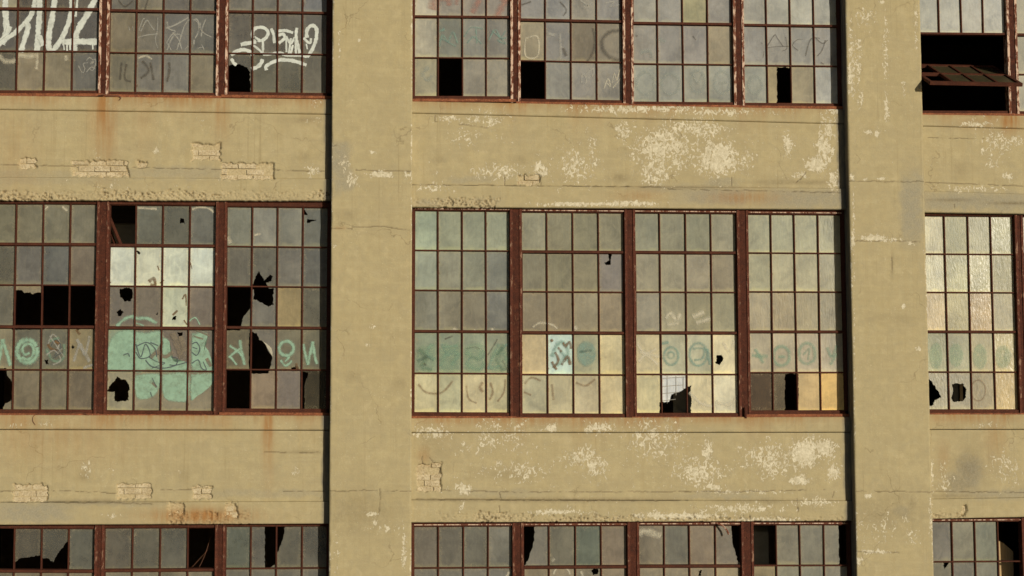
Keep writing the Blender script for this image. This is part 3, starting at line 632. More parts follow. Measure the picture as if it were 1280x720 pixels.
HOLES = [
 [(285,83),(290,81),(303,81),(310,86),(312.5,91),(313,118),(282,118)],
 [(971,84),(989,84),(989,133),(971,133)],
 [(-20,460),(8,460),(10,470),(16,478),(14,500),(5,506),(4,516),(-20,516)],
 [(19,362),(27,363),(30,366),(38,365),(40,368),(46,366),(55,365),(55,412),(15,412)],
 [(225,273),(230,274),(231,279),(226,279)], [(170,312),(176,316),(174,319),(170,315)],
 [(150,362),(158,359),(165,361),(166,370),(163,376),(156,377),(150,371)], [(146,390),(151,386),(154,391),(152,396),(147,395)],
 [(216,396),(221,395),(220,400),(216,400)], [(222,415),(229,415),(228,421),(224,422)], [(204,448),(210,446),(210,453),(205,454)],
 [(137,482),(143,476),(147,470),(151,474),(158,475),(162,483),(160,501),(143,502),(143,490),(134,489)], [(217,484),(221,482),(223,488),(218,490)],
 [(379,256),(381,262),(384,269),(379,268)], [(384,274),(396,275),(383,279)],
 [(314,362),(317,352),(323,338),(331,351),(337,343),(341,345),(338,352),(333,354),(338,363)], [(317,360),(342,360),(341,378),(342,381),(336,383),(325,377),(317,374)],
 [(279,358),(314,358),(313,384),(303,398),(300,413),(279,413)],
 [(311,418),(316,414),(320,416),(324,425),(331,428),(336,440),(341,447),(335,467),(311,467)], [(364,460),(372,456),(374,462),(367,464)],
 [(376,465),(386,465),(381,478),(381,514),(376,514)],
 [(-6,434),(2,437),(1,443),(-6,444)], [(56,449),(61,450),(61,456),(57,455)], [(90,431),(93,433),(92,436),(90,435)], [(94,409),(101,409),(97,416)], [(194,392),(197,391),(197,394)],
 [(760,316),(765,316),(763,327),(764,330),(757,331),(756,328),(761,326)], [(895,445),(902,443),(904,449),(900,456),(895,454)],
 [(824,503),(836,502),(840,493),(864,482),(864,521),(824,521)], [(981,467),(998,467),(998,517),(981,517)],
 [(1158,470),(1163,476),(1168,481),(1177,497),(1168,501),(1167,506),(1158,507)],
 [(1190,481),(1195,479),(1204,480),(1208,487),(1207,497),(1203,501),(1193,503),(1189,498),(1191,490)],
 [(14,706),(25,698),(50.5,693.5),(50.5,714),(14,714)], [(49,697),(60,698),(66,703),(75,688),(87,674),(87,714),(49,714)],
 [(331,655),(345.5,655),(345.5,705),(338,709),(331,712)], [(344,655),(357,655),(353,675),(346,694),(344,697)],
 [(650,653),(669,653),(667,680),(660,700),(656,706),(650,707)], [(914,652),(930,652),(930,708),(922,702),(919,690),(915,675)],
 [(1048,650),(1066,650),(1066,708),(1049,708)], [(739,712),(743,710),(748,712),(748,717),(742,719)], [(1179,703),(1186,703),(1181,712)], [(874,714),(878,712),(876,720),(873,722)],
]
def inpoly(x, y, P):
    r = np.zeros(x.shape, bool); n = len(P)
    for i in range(n):
        x0, y0 = P[i]; x1, y1 = P[i-1]
        c = (y0 > y) != (y1 > y)
        r ^= c & (x < (x1-x0)*(y-y0)/((y1-y0) or 1e-9)+x0)
    return r
def pane_attr(me, col, rip, uvs):
    a = me.color_attributes.new('pane_colour', 'FLOAT_COLOR', 'POINT')
    a.data.foreach_set('color', np.asarray(col, np.float32).ravel())
    u = me.uv_layers.new(name='pane'); li = np.zeros(len(me.loops), np.int32); me.loops.foreach_get('vertex_index', li)
    u.data.foreach_set('uv', np.asarray(uvs, np.float32)[li].ravel())
TH = .005
def broken_pane(C, holes, colour, rip, parent, label):
    "pane with corners C (bl,br,tr,tl as x,z) on a 4 mm lattice, lattice cells inside the holes left out"
    (xa, z0), (xb, z1), (xc, z2), (xd, z3) = C
    nu, nv = int((xb-xa)/.005)+1, int((z3-z0)/.005)+1
    u = np.linspace(0, 1, nu)[:, None]; v = np.linspace(0, 1, nv)[None, :]
    X = xa+(xb-xa)*u+0*v; Z = (z0+(z1-z0)*u)*(1-v)+(z3+(z2-z3)*u)*v
    um = (u[:-1]+u[1:])/2; vm = (v[:, :-1]+v[:, 1:])/2
    XC = xa+(xb-xa)*um+0*vm; ZC = (z0+(z1-z0)*um)*(1-vm)+(z3+(z2-z3)*um)*vm
    px, py = pix(XC, GD, ZC); jx = (fbm(px/3, py/3, 8, 3)-.5)*3; jy = (fbm(px/3, py/3, 28, 3)-.5)*3
    keep = np.ones(px.shape, bool)
    for h in holes: keep &= ~inpoly(px+jx, py+jy, h)
    if not keep.any(): return
    V = np.concatenate([np.stack([X, np.full_like(X, GD), Z], -1).reshape(-1, 3), np.stack([X, np.full_like(X, GD+TH), Z], -1).reshape(-1, 3)])
    N = nu*nv; q = grid_quads(nu, nv); q = q[keep.ravel()]
    Q = [q, q[:, ::-1]+N]
    kp = np.pad(keep, 1); c = kp[1:-1, 1:-1]; idx = np.arange(N).reshape(nu, nv)
    for nb, (a, b) in ((kp[:-2, 1:-1], (idx[:-1, :-1], idx[:-1, 1:])), (kp[2:, 1:-1], (idx[1:, 1:], idx[1:, :-1])),
                       (kp[1:-1, :-2], (idx[1:, :-1], idx[:-1, :-1])), (kp[1:-1, 2:], (idx[:-1, 1:], idx[1:, 1:]))):
        m = c & ~nb; Q.append(np.stack([a[m], a[m]+N, b[m]+N, b[m]], -1))
    Q = np.concatenate(Q); used = np.unique(Q); mp = np.zeros(2*N, np.int64); mp[used] = np.arange(len(used))
    me = mesh_np('broken_pane', V[used], mp[Q])
    uv = np.stack([u+0*v, v+0*u], -1).reshape(-1, 2); uv = np.concatenate([uv, uv])[used]
    pane_attr(me, np.tile([*colour, rip], (len(used), 1)), rip, uv)
    link('broken_pane', me, M_PANE, parent, label)

def ripple(row, bay, pn):
    if row == 'C': return {'L': .12, 'M': (.15, .15, .22, .42)[pn], 'R': .8}[bay]
    return .15
def kglass(px):
    "the low sun's sheen grows to the right: less of the measured brightness is pigment there"
    return np.interp(px, [0, 500, 900, 1280], [1.0, 1.0, .98, .86])

WIN = {}; PANEL = {}
WLAB = {('T','L'): 'upper left window with bold white spray tags', ('T','M'): 'upper middle window with two missing bottom panes', ('T','R'): 'upper right window with a pivoted sash standing open',
        ('C','L'): 'middle left window with most broken panes and a big mint paint disc', ('C','M'): 'central window, nearly whole, with a band of faded mint tags', ('C','R'): 'middle right window of rippled golden glass',
        ('B','L'): 'bottom left window with torn dark gaps', ('B','M'): 'bottom middle window with curved breaks in its top panes', ('B','R'): 'bottom right window with a board standing behind it'}
for row in 'TCB':
    for bay in 'LMR':
        P = panels(row, bay); bx0, bx1 = BAYX[bay]
        f = MB(); fl = MB(); fo = MB()
        # head, foot, jambs
        y0, y1 = .205, .300
        for i, p in enumerate(P):
            xl = bx0+.002 if i == 0 else (P[i-1][1]+p[0])/2; xr = bx1-.002 if i == 3 else (p[1]+P[i+1][0])/2
            dzl = (p[3]-p[2])/(p[1]-p[0]); dzb = (p[5]-p[4])/(p[1]-p[0])
            f.bar((xl, p[2]+.034+dzl*(xl-p[0])), (xr, p[3]+.034+dzl*(xr-p[1])), .066, y0+.004*(i % 2), y1)
            f.bar((xl, p[4]-.022+dzb*(xl-p[0])), (xr, p[5]-.022+dzb*(xr-p[1])), .044, y0+.004*(i % 2)+.002, y1)
            fo.bar((xl+.001, p[4]-.056+dzb*(xl-p[0])), (xr-.001, p[5]-.056+dzb*(xr-p[1])), .034, .168+.003*(i % 2), .298)
            if i == 0: f.box(bx0+.002, p[0], y0+.006, y1, p[4]-.04, p[2]+.06)
            if i == 3: f.box(p[1], bx1-.002, y0+.006, y1, p[5]-.04, p[3]+.06)
        w = f.build('window', M_RUST, fac, WLAB[row, bay]); WIN[row, bay] = w
        if (row, bay) in (('C','M'), ('B','M'), ('B','R')):
            hp = MB(); a, b = P[0], P[3]
            for q in P: hp.bar((q[0]+.004, q[2]+.016), (q[1]-.004, q[3]+.016), .011, .198, .2045+.0006)
            hp.build('head_highlight', M_FLAKE, w)  # pale pink bar added as the highlight line along the window head
        fo.build('drip_flashing', M_RUST_OR, w)
        for i in range(3):
            a, b = P[i][1], P[i+1][0]; zt = max(P[i][3], P[i+1][2])+.045; zb = min(P[i][5], P[i+1][4])-.055
            m = MB(); w_ = b-a; e = min(.026, w_*.26)
            m.box(a+e*.9, b-e*.9, .196, .31, zb, zt)
            m2 = MB()
            for (q0, q1) in ((a-.004, a+e), (b-e, b+.004)): m2.box(q0, q1, .184, .305, zb+.004, zt-.004)
            for k in range(5):                      # bolts
                zz = zb+.2+k*(zt-zb-.4)/4
                for xx in ((a+b)/2,): m.box(xx-.009, xx+.009, .189, .2, zz-.009, zz+.009)
            mo = m.build('mullion', M_RUST_MULL, w)
            m2.build('mullion_flange', M_FLAKE if row == 'T' else M_FLANGE, w)
        for i, p in enumerate(P):
            PANEL[row, bay, i] = p
            xl, xr, ztl, ztr, zbl, zbr = p
            open_ = (row, bay, i) == ('T', 'R', 0)
            cols = COLS.get((row, bay, i))
            Pt = lambda u, v: (xl+(xr-xl)*u, (ztl+(ztr-ztl)*u)*(1-v)+(zbl+(zbr-zbl)*u)*v)
            s = MB(); vmax = ROWF[3] if open_ else 1.0
            vent = i in (1, 2)
            jit = [random.uniform(-.0045, .0045) for _ in range(5)]
            for k in range(5):
                u = k/4; wd = .0235 if 0 < k < 4 else .028
                a = Pt(u, 0); b = Pt(u, vmax); a = (a[0]+jit[k], a[1]); b = (b[0]-jit[k], b[1])
                s.bar(a, b, wd, .226+.0006*k, .262, wd*.55)
            for k in range(6):
                if ROWF[k] > vmax: continue
                wd = .0235; yf = .223
                if (row == 'C' and k == 3) or (row == 'T' and k == 3) : wd, yf = .044, .216
                if vent and k in (1, 3): wd, yf = .05, .212
                s.bar(Pt(0, ROWF[k]), Pt(1, ROWF[k]), wd, yf, .264, wd*.6)
            if vent:                                   # stiles of the pivoting sash
                for u, sg in ((0, 1), (1, -1)):
                    a = Pt(u, ROWF[1]); b = Pt(u, ROWF[3]); s.bar((a[0]+.006*sg, a[1]), (b[0]+.006*sg, b[1]), .032, .2125, .265, .022)
            s.build('sash', M_RUST, w)
            # glass
            V = []; Q = []; CA = []; UV = []
            for r in range(5):
                if open_ and r >= 3: continue
                for c in range(4):
                    u0, u1, v0, v1 = c/4, (c+1)/4, ROWF[r], ROWF[r+1]
                    C = [Pt(u0, v1), Pt(u1, v1), Pt(u1, v0), Pt(u0, v0)]
                    mx_, mz_ = (C[0][0]+C[2][0])/2, (C[0][1]+C[2][1])/2
                    px, py = pix(mx_, GD, mz_)
                    if any(abs(px-a) < 14 and abs(py-b) < 21 for a, b in MISSING): continue
                    col = cols[r][c] if cols else None
                    base = (112, 104, 84) if bay == 'L' else (132, 125, 102) if bay == 'M' else (165, 155, 120)
                    if col is None: col = tuple(q+random.uniform(-10, 10) for q in base)
                    kk = kglass(px)*(.96+.08*random.random())*(1.28 if row == 'T' else 1.18 if row == 'B' else 1.13)*(1.24 if r >= 3 and row == 'C' and bay == 'M' and not (i == 3 and r == 4 and c < 2) else 1); lum = .3*col[0]+.6*col[1]+.1*col[2]; gw = .16 if row != 'C' else .10; col = tuple(q*(1-gw)+lum*gw for q in col); colour = alb(col, kk)
                    rip = ripple(row, bay, i)*random.uniform(.6, 1.25)*(.08 if (row, bay, i, r) == ('C', 'M', 3, 4) else 1)
                    bb = [pix(q[0], GD, q[1]) for q in C]; x0_, x1_ = min(q[0] for q in bb), max(q[0] for q in bb); y0_, y1_ = min(q[1] for q in bb), max(q[1] for q in bb)
                    hs = [h for h in HOLES if max(q[0] for q in h) > x0_+1.2 and min(q[0] for q in h) < x1_-1.2 and max(q[1] for q in h) > y0_+1.2 and min(q[1] for q in h) < y1_-1.2]
                    if hs:
                        broken_pane(C, hs, colour, rip, w, None); continue
                    ty, tx = random.gauss(0, .0011), random.gauss(0, .0011)
                    n = len(V); gx, gz = random.gauss(0, .06), random.gauss(.02, .07); tilt = [1-gx-gz, 1+gx-gz, 1-gx+gz, 1+gx+gz]
                    for dy in (0, TH):
                        for (q, (a, b)) in zip(C, ((-1,-1),(1,-1),(1,1),(-1,1))):
                            V.append((q[0], GD+.001+dy+a*tx+b*ty, q[1])); CA.append((*(min(.9, k*tilt[(a+1)//2+(b+1)]) for k in colour), rip)); UV.append(((a+1)/2, (b+1)/2))
                    Q += [(n,n+1,n+2,n+3), (n+7,n+6,n+5,n+4), (n,n+4,n+5,n+1), (n+1,n+5,n+6,n+2), (n+2,n+6,n+7,n+3), (n+3,n+7,n+4,n)]
            if V:
                me = mesh_np('glazing', V, Q); pane_attr(me, CA, 0, UV); link('glazing', me, M_PANE, w)

# open pivoted sash of the upper right window
p = PANEL['T', 'R', 0]; xl, xr = p[0]+.01, p[1]-.01; v3 = ROWF[3]
zt = p[2]*(1-v3)+p[4]*v3; zb = p[4]; hh = (zt-zb)/2-.012; zc = (zt+zb)/2-.02
TILT = R_(90-25)
def vpt(x, d, t=0):    # d along the sash from -hh (bottom, swings out) to hh ; t through its thickness
    return (x, GD-.0 + math.sin(TILT)*d + math.cos(TILT)*t, zc + math.cos(TILT)*d - math.sin(TILT)*t)
def vbar(mb, x0, x1, d0, d1, t0, t1):
    mb.hexa([vpt(x0,d0,t0), vpt(x1,d0,t0), vpt(x1,d1,t0), vpt(x0,d1,t0), vpt(x0,d0,t1), vpt(x1,d0,t1), vpt(x1,d1,t1), vpt(x0,d1,t1)])
mb = MB()
for k in range(5):
    xx = xl+(xr-xl)*k/4; wd = .045 if k in (0, 4) else .026
    vbar(mb, xx-wd/2, xx+wd/2, -hh, hh, -.018-.001*k, .018+.001*k)
for d, wd in ((-hh, .05), (0, .026), (hh, .05)): vbar(mb, xl-.02, xr+.02, d-wd/2, d+wd/2, -.021, .021)
mb.build('ventilator', M_RUST, WIN['T', 'R'], 'rusty pivoted sash tilted almost flat')
V = []; Q = []; CA = []; UV = []
for c in range(4):
    for r in range(2):
        if c == 0: continue
        x0, x1 = xl+(xr-xl)*c/4, xl+(xr-xl)*(c+1)/4; d0, d1 = (-hh, 0) if r == 0 else (0, hh); n = len(V)
        for t in (-.003, .003):
            for (x, d, uv) in ((x0, d0, (0,0)), (x1, d0, (1,0)), (x1, d1, (1,1)), (x0, d1, (0,1))):
                V.append(vpt(x, d, t)); CA.append((.07, .058, .03, .1)); UV.append(uv)
        Q += [(n,n+1,n+2,n+3), (n+7,n+6,n+5,n+4), (n,n+4,n+5,n+1), (n+1,n+5,n+6,n+2), (n+2,n+6,n+7,n+3), (n+3,n+7,n+4,n)]
me = mesh_np('ventilator_glazing', V, Q); pane_attr(me, CA, 0, UV); link('ventilator_glazing', me, M_PANE, WIN['T', 'R'])

# ------------------------------------------------------------------ graffiti on the glass
def smooth(pts, n=7):
    if len(pts) < 3: return pts
    P = [pts[0]]+list(pts)+[pts[-1]]; out = []
    for i in range(1, len(P)-2):
        a, b, c, d = (np.array(P[i+k], float) for k in (-1, 0, 1, 2))
        for t in np.linspace(0, 1, n, endpoint=False):
            out.append(tuple(.5*((2*b)+(c-a)*t+(2*a-5*b+4*c-d)*t*t+(3*b-a-3*c+d)*t**3)))
    out.append(tuple(pts[-1])); return out
def ring(cx, cy_, rx, ry=None, a0=0, a1=360, n=18):
    ry = ry or rx
    return [(cx+rx*math.cos(R_(a0+(a1-a0)*i/n)), cy_+ry*math.sin(R_(a0+(a1-a0)*i/n))) for i in range(n+1)]
TAGN = [0]
def graffiti(win, kind, strokes, label=None, name='graffiti', lift=0):
    "one object per mark: strokes that come near each other stay together"
    bb = []
    for a, b in strokes:
        P = b if a == 'fill' else a; g = 4
        bb.append((min(q[0] for q in P)-g, min(q[1] for q in P)-g, max(q[0] for q in P)+g, max(q[1] for q in P)+g))
    n = len(strokes); grp = list(range(n))
    for _ in range(n):
        for i in range(n):
            for j in range(n):
                A, B = bb[i], bb[j]
                if A[0] < B[2] and B[0] < A[2] and A[1] < B[3] and B[1] < A[3]:
                    g = min(grp[i], grp[j]); grp[i] = grp[j] = g
    for g in sorted(set(grp)): graffiti_mark(win, kind, [st for st, k in zip(strokes, grp) if k == g], label, name, lift)
def graffiti_mark(win, kind, strokes, label=None, name='graffiti', lift=0):
    "strokes: (pixel points, width in pixels) or ('fill', outline)"
    V = []; Q = []; AC = []
    TAGN[0] += 1
    for si, st in enumerate(strokes):
        yy = GD-.0050-.0004*(si % 7)-.0012*lift
        if st[0] == 'fill':
            O = smooth(list(st[1])+[st[1][0]], 5)[:-1]; cx = sum(q[0] for q in O)/len(O); cy_ = sum(q[1] for q in O)/len(O)
            n = len(V); x, z = at(cx, cy_, yy); V.append((x, yy, z)); AC.append(0)
            for k in (.80, 1.0):
                for q in O:
                    x, z = at(cx+(q[0]-cx)*k, cy_+(q[1]-cy_)*k, yy); V.append((x, yy, z)); AC.append(0 if k < 1 else 1)
            m = len(O)
            for i in range(m):
                j = (i+1) % m
                Q.append((n, n+1+i, n+1+j)); Q.append((n+1+i, n+1+m+i, n+1+m+j)); Q.append((n+1+i, n+1+m+j, n+1+j))
            continue
        pts, wd = st; pts = smooth(pts); n = len(V)
        for i, q in enumerate(pts):
            a = np.array(pts[max(0, i-1)]); b = np.array(pts[min(len(pts)-1, i+1)]); d = b-a; L = np.hypot(*d) or 1; nn = np.array([-d[1], d[0]])/L
            wv = wd*(.56 if kind == 'white' else .66 if kind == 'mint' else .72 if kind in ('teal', 'mintsoft', 'haze', 'cream', 'tanink', 'pink') else .5)*(1+.09*math.sin(i*.9+si))
            for k in (-1, 0, 1):
                x, z = at(q[0]+nn[0]*k*wv, q[1]+nn[1]*k*wv, yy); V.append((x, yy, z)); AC.append(k*(1 if 0 < i < len(pts)-1 else 1))
        for i in range(len(pts)-1):
            for k in (0, 1):
                a = n+i*3+k; Q.append((a, a+1, a+4)); Q.append((a, a+4, a+3))
    me = mesh_np(name, V, Q)
    at_ = me.attributes.new('across', 'FLOAT', 'POINT'); at_.data.foreach_set('value', np.asarray(AC, np.float32))
    return link(name, me, SPRAY[kind], WIN[win], label)

TL, TM, TR, CL, CM, CR, BL, BM = ('T','L'), ('T','M'), ('T','R'), ('C','L'), ('C','M'), ('C','R'), ('B','L'), ('B','M')
def zt(ox, oy, k, *st): return [([(ox+a/k, oy+b/k) for a, b in p], w) for p, w in st]
graffiti(TL, 'white', zt(0, 0, 7.2, ([(50,-60),(48,60),(55,200),(58,290),(20,400)], 8), ([(85,235),(50,330),(-20,390)], 7), ([(330,-60),(290,110),(245,185),(140,290),(40,360),(-20,410)], 6.2),
  ([(240,200),(252,250),(222,350),(188,470)], 6.8), ([(350,-60),(355,110),(345,280),(333,465)], 7.4), ([(352,320),(370,370),(390,410)], 6), ([(500,-60),(470,150),(442,300),(438,400),(452,465)], 7.4),
  ([(650,-60),(632,150),(582,290),(520,400),(468,460)], 6.4), ([(880,-60),(790,120),(722,230),(678,340),(668,465)], 7.8), ([(560,378),(700,375),(872,376)], 8.2), ([(832,396),(836,445)], 2.2), ([(572,400),(578,450)], 2), ([(602,396),(604,462)], 2.2), ([(632,396),(630,450)], 2.2), ([(700,-60),(690,70),(680,150)], 3)), 'bold white angular letters')
graffiti(TL, 'cream', zt(0, 0, 7.2, ([(-10,500),(40,548),(100,555),(140,535)], 5.5), ([(165,492),(250,505),(345,495)], 6), ([(338,500),(332,560),(330,625)], 3.5), ([(590,500),(600,545)], 5)))
graffiti(TL, 'pale', [([(98,82),(103,91),(106,86),(104,80),(110,78)], 1.8), ([(108,90),(114,84),(119,86)], 1.6), ([(108,76),(112,72),(117,77),(113,80),(119,74),(120,82)], 1.8), ([(112,86),(116,88),(120,78)], 1.5)], 'tiny pale tag in a corner pane')
graffiti(TL, 'pale', zt(130, 10, 6.55, ([(285,185),(318,95),(335,90)], 1.6), ([(300,192),(348,102),(380,140),(412,182)], 2), ([(278,242),(350,222),(442,212)], 1.7), ([(440,80),(436,180),(420,260),(440,330)], 1.4), ([(200,150),(212,190)], 1.6), ([(235,150),(240,185)], 1.4),
  ([(505,165),(580,140),(690,78)], 2.6), ([(515,110),(530,170),(580,190),(545,230),(510,290)], 2.4), ([(515,345),(560,240),(600,215),(640,225)], 2.4), ([(520,290),(550,345)], 2.2), ([(595,345),(640,200),(662,140),(700,92)], 2.2), ([(636,340),(610,260),(560,200)], 2.2), ([(660,345),(690,310)], 1.6),
  ([(728,102),(760,92),(780,140),(770,200),(745,250)], 2.4), ([(742,100),(768,120),(772,160)], 1.6), ([(832,90),(806,160),(795,235)], 2.2), ([(790,120),(800,190),(880,240)], 1.8), ([(738,260),(735,300)], 2.6), ([(760,330),(815,320)], 1.5), ([(800,300),(820,345)], 1.4)), 'thin pale scribbled tag')
graffiti(TL, 'white', zt(280, 20, 7.2, ([(290,236),(256,180),(268,122),(320,102),(376,116),(396,162),(368,206),(322,222),(272,190)], 4.4), ([(345,215),(352,270),(346,348)], 3.2), ([(150,256),(200,246),(290,234)], 5), ([(250,258),(310,298),(352,342)], 3), ([(425,112),(446,170),(452,245)], 3.8),
  ([(350,346),(430,342),(500,330),(560,352),(690,356),(760,366)], 3.8), ([(482,136),(550,130),(622,152)], 4), ([(488,176),(530,162),(546,200),(492,246)], 4), ([(560,190),(562,325)], 2.4), ([(602,200),(582,342)], 2.8), ([(560,180),(600,250),(640,200),(648,342)], 3), ([(656,106),(650,190),(682,335)], 4), ([(620,260),(600,340)], 3),
  ([(748,196),(744,132),(790,86),(830,112),(830,200),(800,290),(750,368)], 4.8), ([(715,196),(750,232),(776,240),(782,200)], 3.4), ([(740,250),(750,300)], 2),
  ([(62,352),(110,320),(180,304),(240,326),(262,356)], 5), ([(66,382),(86,420),(112,442)], 4), ([(346,388),(330,430),(290,464),(244,478)], 5), ([(382,488),(378,456),(420,424),(500,396),(600,400),(680,420),(742,442)], 4.6)), 'white looping tag with an underline')
graffiti(TL, 'grey', [([(152,78),(150,100)], 4), ([(158,80),(156,98),(164,102)], 4), ([(178,76),(186,88),(176,98)], 5), ([(188,78),(192,100)], 4), ([(211,78),(212,86),(209,102)], 5), ([(148,0),(156,8),(166,1)], 3), ([(186,-3),(181,12)], 3)], 'ghost of dark letters in the dusty panes')
graffiti(TL, 'cream', [([(172,73),(182,70),(190,74)], 3)])
graffiti(TM, 'pink', [([(545,-6),(541,12)], 12), ([(562,-6),(561,7)], 6), ([(572,-6),(570,6)], 5), ([(602,-6),(597,4),(590,16)], 7), ([(636,-6),(628,8),(620,22)], 8), ([(540,-4),(560,0)], 5), ([(625,-2),(638,2)], 6)], 'faded pink letters')
graffiti(TM, 'teal', [([(549,58),(553,44),(560,52),(566,40),(572,54)], 2.4), ([(552,48),(570,58)], 2), ([(548,40),(556,36)], 3), ([(580,46),(587,36),(592,34),(604,36)], 1.8), ([(595,36),(596,54)], 1.8), ([(584,54),(592,46),(602,55)], 1.8), ([(611,50),(619,37),(626,47),(632,38)], 2), ([(615,38),(632,54),(622,50),(633,47)], 1.8)], 'thin teal scribbles')
graffiti(TM, 'grey', [([(741,35),(744,52),(740,68),(734,77)], 5), ([(777,38),(762,40),(753,50),(754,62),(763,72),(777,76)], 7), ([(704,60),(708,70)], 6), ([(652,6),(664,2)], 3), ([(700,2),(708,12),(704,20)], 3)], 'ghost of large dark letters')
graffiti(TM, 'pale', [([(727,104),(728,92),(733,99),(731,105)], 2), ([(732,94),(740,86),(742,92),(734,98)], 2.4), ([(700,42),(701,74)], 3.5), ([(684,42),(694,44)], 4), ([(725,0),(735,8),(728,10),(740,4)], 2), ([(756,4),(768,2),(762,8),(774,6)], 2)], 'small white tag')
graffiti(TM, 'cream', [([(755,111),(760,98),(763,108),(759,104)], 1.5), ([(765,104),(768,92),(771,100),(775,87),(778,96)], 1.5), ([(766,110),(776,98)], 1.2), ([(657,48),(672,46),(672,70),(657,70),(657,46)], 2)])
graffiti(TM, 'haze', [(ring(807,104,11,14), 4), (ring(838,105,11,13), 4), (ring(872,102,9,14), 4), (ring(903,103,10,14), 4), ([(898,104),(909,103)], 3), (ring(944,106,8,11), 4), ([(866,92),(872,104),(878,92)], 3), ([(536,84),(528,92),(534,100),(540,94)], 5), ([(820,48),(832,52)], 5), ([(800,66),(812,64),(815,72)], 5)], 'row of ghostly pale rings')
graffiti(TM, 'grey', [([(958,60),(968,44),(972,48),(979,58)], 1.8), ([(958,60),(972,58),(986,58)], 1.8), ([(982,46),(984,60),(977,64)], 1.6), ([(951,53),(953,55)], 2), ([(1004,49),(996,50),(991,57),(998,63)], 1.8), ([(1007,70),(1012,52),(1017,47),(1025,48)], 2.2), ([(1018,46),(1028,54),(1035,50)], 1.8), ([(1032,50),(1028,62),(1022,70)], 2.4), ([(1026,78),(1030,80)], 2.5), ([(955,64),(954,72)], 1.6), ([(866,45),(870,50)], 2.5), ([(795,46),(797,44)], 3)], 'thin dark scribble tag')
# middle row
graffiti(CL, 'mint', [([(-4,462),(0,444),(3,424)], 5), ([(3,424),(8,440),(13,457)], 5)], 'mint letter stroke')
graffiti(CL, 'mint', [(ring(34,439,12.5,14,-20,335,20), 6.5), ([(27,447),(36,449),(42,441),(40,432),(33,430),(28,436),(31,443),(37,441)], 4.2)], 'mint spiral')
graffiti(CL, 'pale', [([(60,430),(66,418),(74,428),(70,440),(78,436)], 2.5), ([(58,444),(68,438),(76,450),(66,456)], 2.2), ([(62,420),(80,446)], 1.8), ([(92,452),(100,430),(106,444),(112,420)], 4), ([(96,424),(112,452)], 5), ([(104,460),(116,456)], 4)])
graffiti(CL, 'mintsoft', [([(58,436),(64,448),(72,452),(80,446),(80,430)], 4), ([(62,426),(74,422)], 3)])
graffiti(CL, 'navy', [([(64,432),(70,424),(76,434),(68,444)], 1.5), ([(66,448),(78,440)], 1.5)])
DISC = [(134,444),(138,428),(146,414),(158,409),(170,411),(196,411),(200,430),(206,446),(216,456),(232,460),(240,452),(238,430),(240,416),(254,414),(258,424),(262,440),(266,452),(268,470),(264,482),(252,492),(240,500),(222,504),(205,502),(196,494),(184,500),(172,500),(168,488),(166,470),(150,466),(136,463)]
graffiti(CL, 'mint', [('fill', [(133,452),(134,436),(140,420),(150,412),(168,411),(170,436),(170,463),(150,465),(134,464)]), ('fill', [(168,413),(184,414),(202,412),(203,426),(196,440),(200,462),(184,464),(168,463)]),
  ('fill', [(203,420),(211,424),(213,440),(218,452),(232,452),(236,463),(216,464),(202,463)]), ('fill', [(239,416),(252,413),(260,418),(256,430),(262,440),(266,456),(268,466),(250,465),(239,463)]),
  ('fill', [(168,468),(200,466),(201,480),(196,492),(186,499),(172,499),(167,484)]), ('fill', [(202,467),(236,466),(236,500),(220,503),(206,499),(202,486)]), ('fill', [(238,467),(268,466),(267,478),(258,488),(246,496),(238,500)])], 'big mint paint disc spread over eight panes')
graffiti(CL, 'mint', [([(146,408),(154,400),(164,396),(172,398),(184,398),(196,404)], 4.5), ([(236,402),(244,397),(250,406)], 2.2), ([(170,404),(180,407)], 2)], 'mint arc')
graffiti(CL, 'bare', [([(188,448),(196,440),(206,446),(216,440)], 6), ([(216,416),(222,432),(228,448)], 10), ([(226,420),(230,440)], 8), ([(258,448),(264,458)], 5), ([(242,420),(254,424)], 2.5), ([(244,412),(262,420)], 2.5), ([(190,478),(196,484)], 3.5)], lift=3)
graffiti(CL, 'navy', [([(170,430),(176,446),(182,430),(188,444),(176,448),(170,440)], 1.7), ([(172,432),(184,428),(194,436),(196,446)], 1.6), ([(188,428),(198,432)], 1.6), ([(182,450),(190,458),(206,460),(222,456),(236,452)], 1.8), ([(186,446),(196,452),(206,454),(190,460)], 1.4), ([(240,430),(246,428),(250,436),(246,444),(240,440)], 1.7), ([(241,434),(247,436)], 1.4), ([(240,454),(248,450),(252,460),(258,462),(254,452)], 1.6), ([(214,446),(222,448),(220,456),(212,456)], 1.6), ([(154,444),(160,442),(162,446)], 1.8), ([(188,490),(190,496)], 1.6), ([(190,472),(196,484)], 1.2)], 'dark blue scribble over the mint disc', lift=6)
graffiti(CL, 'mint', [([(300,425),(302,440),(306,456)], 4.2), ([(287,432),(296,438),(303,445)], 3.6), ([(286,447),(294,440),(300,436)], 3.6), ([(288,446),(296,456)], 3.2), (ring(358,435.5,9,9), 4.6), ([(351,450),(357,457),(365,451)], 3.6), ([(362,446),(356,452)], 3), ([(379,430),(382,444),(385,456)], 4), ([(385,456),(388,440),(391,427)], 4), ([(391,427),(393,442),(396,455)], 4)], 'mint mirrored letters')
graffiti(CL, 'cream', [('fill', [(326,424),(334,430),(340,436),(341,446),(337,440),(330,428)])])
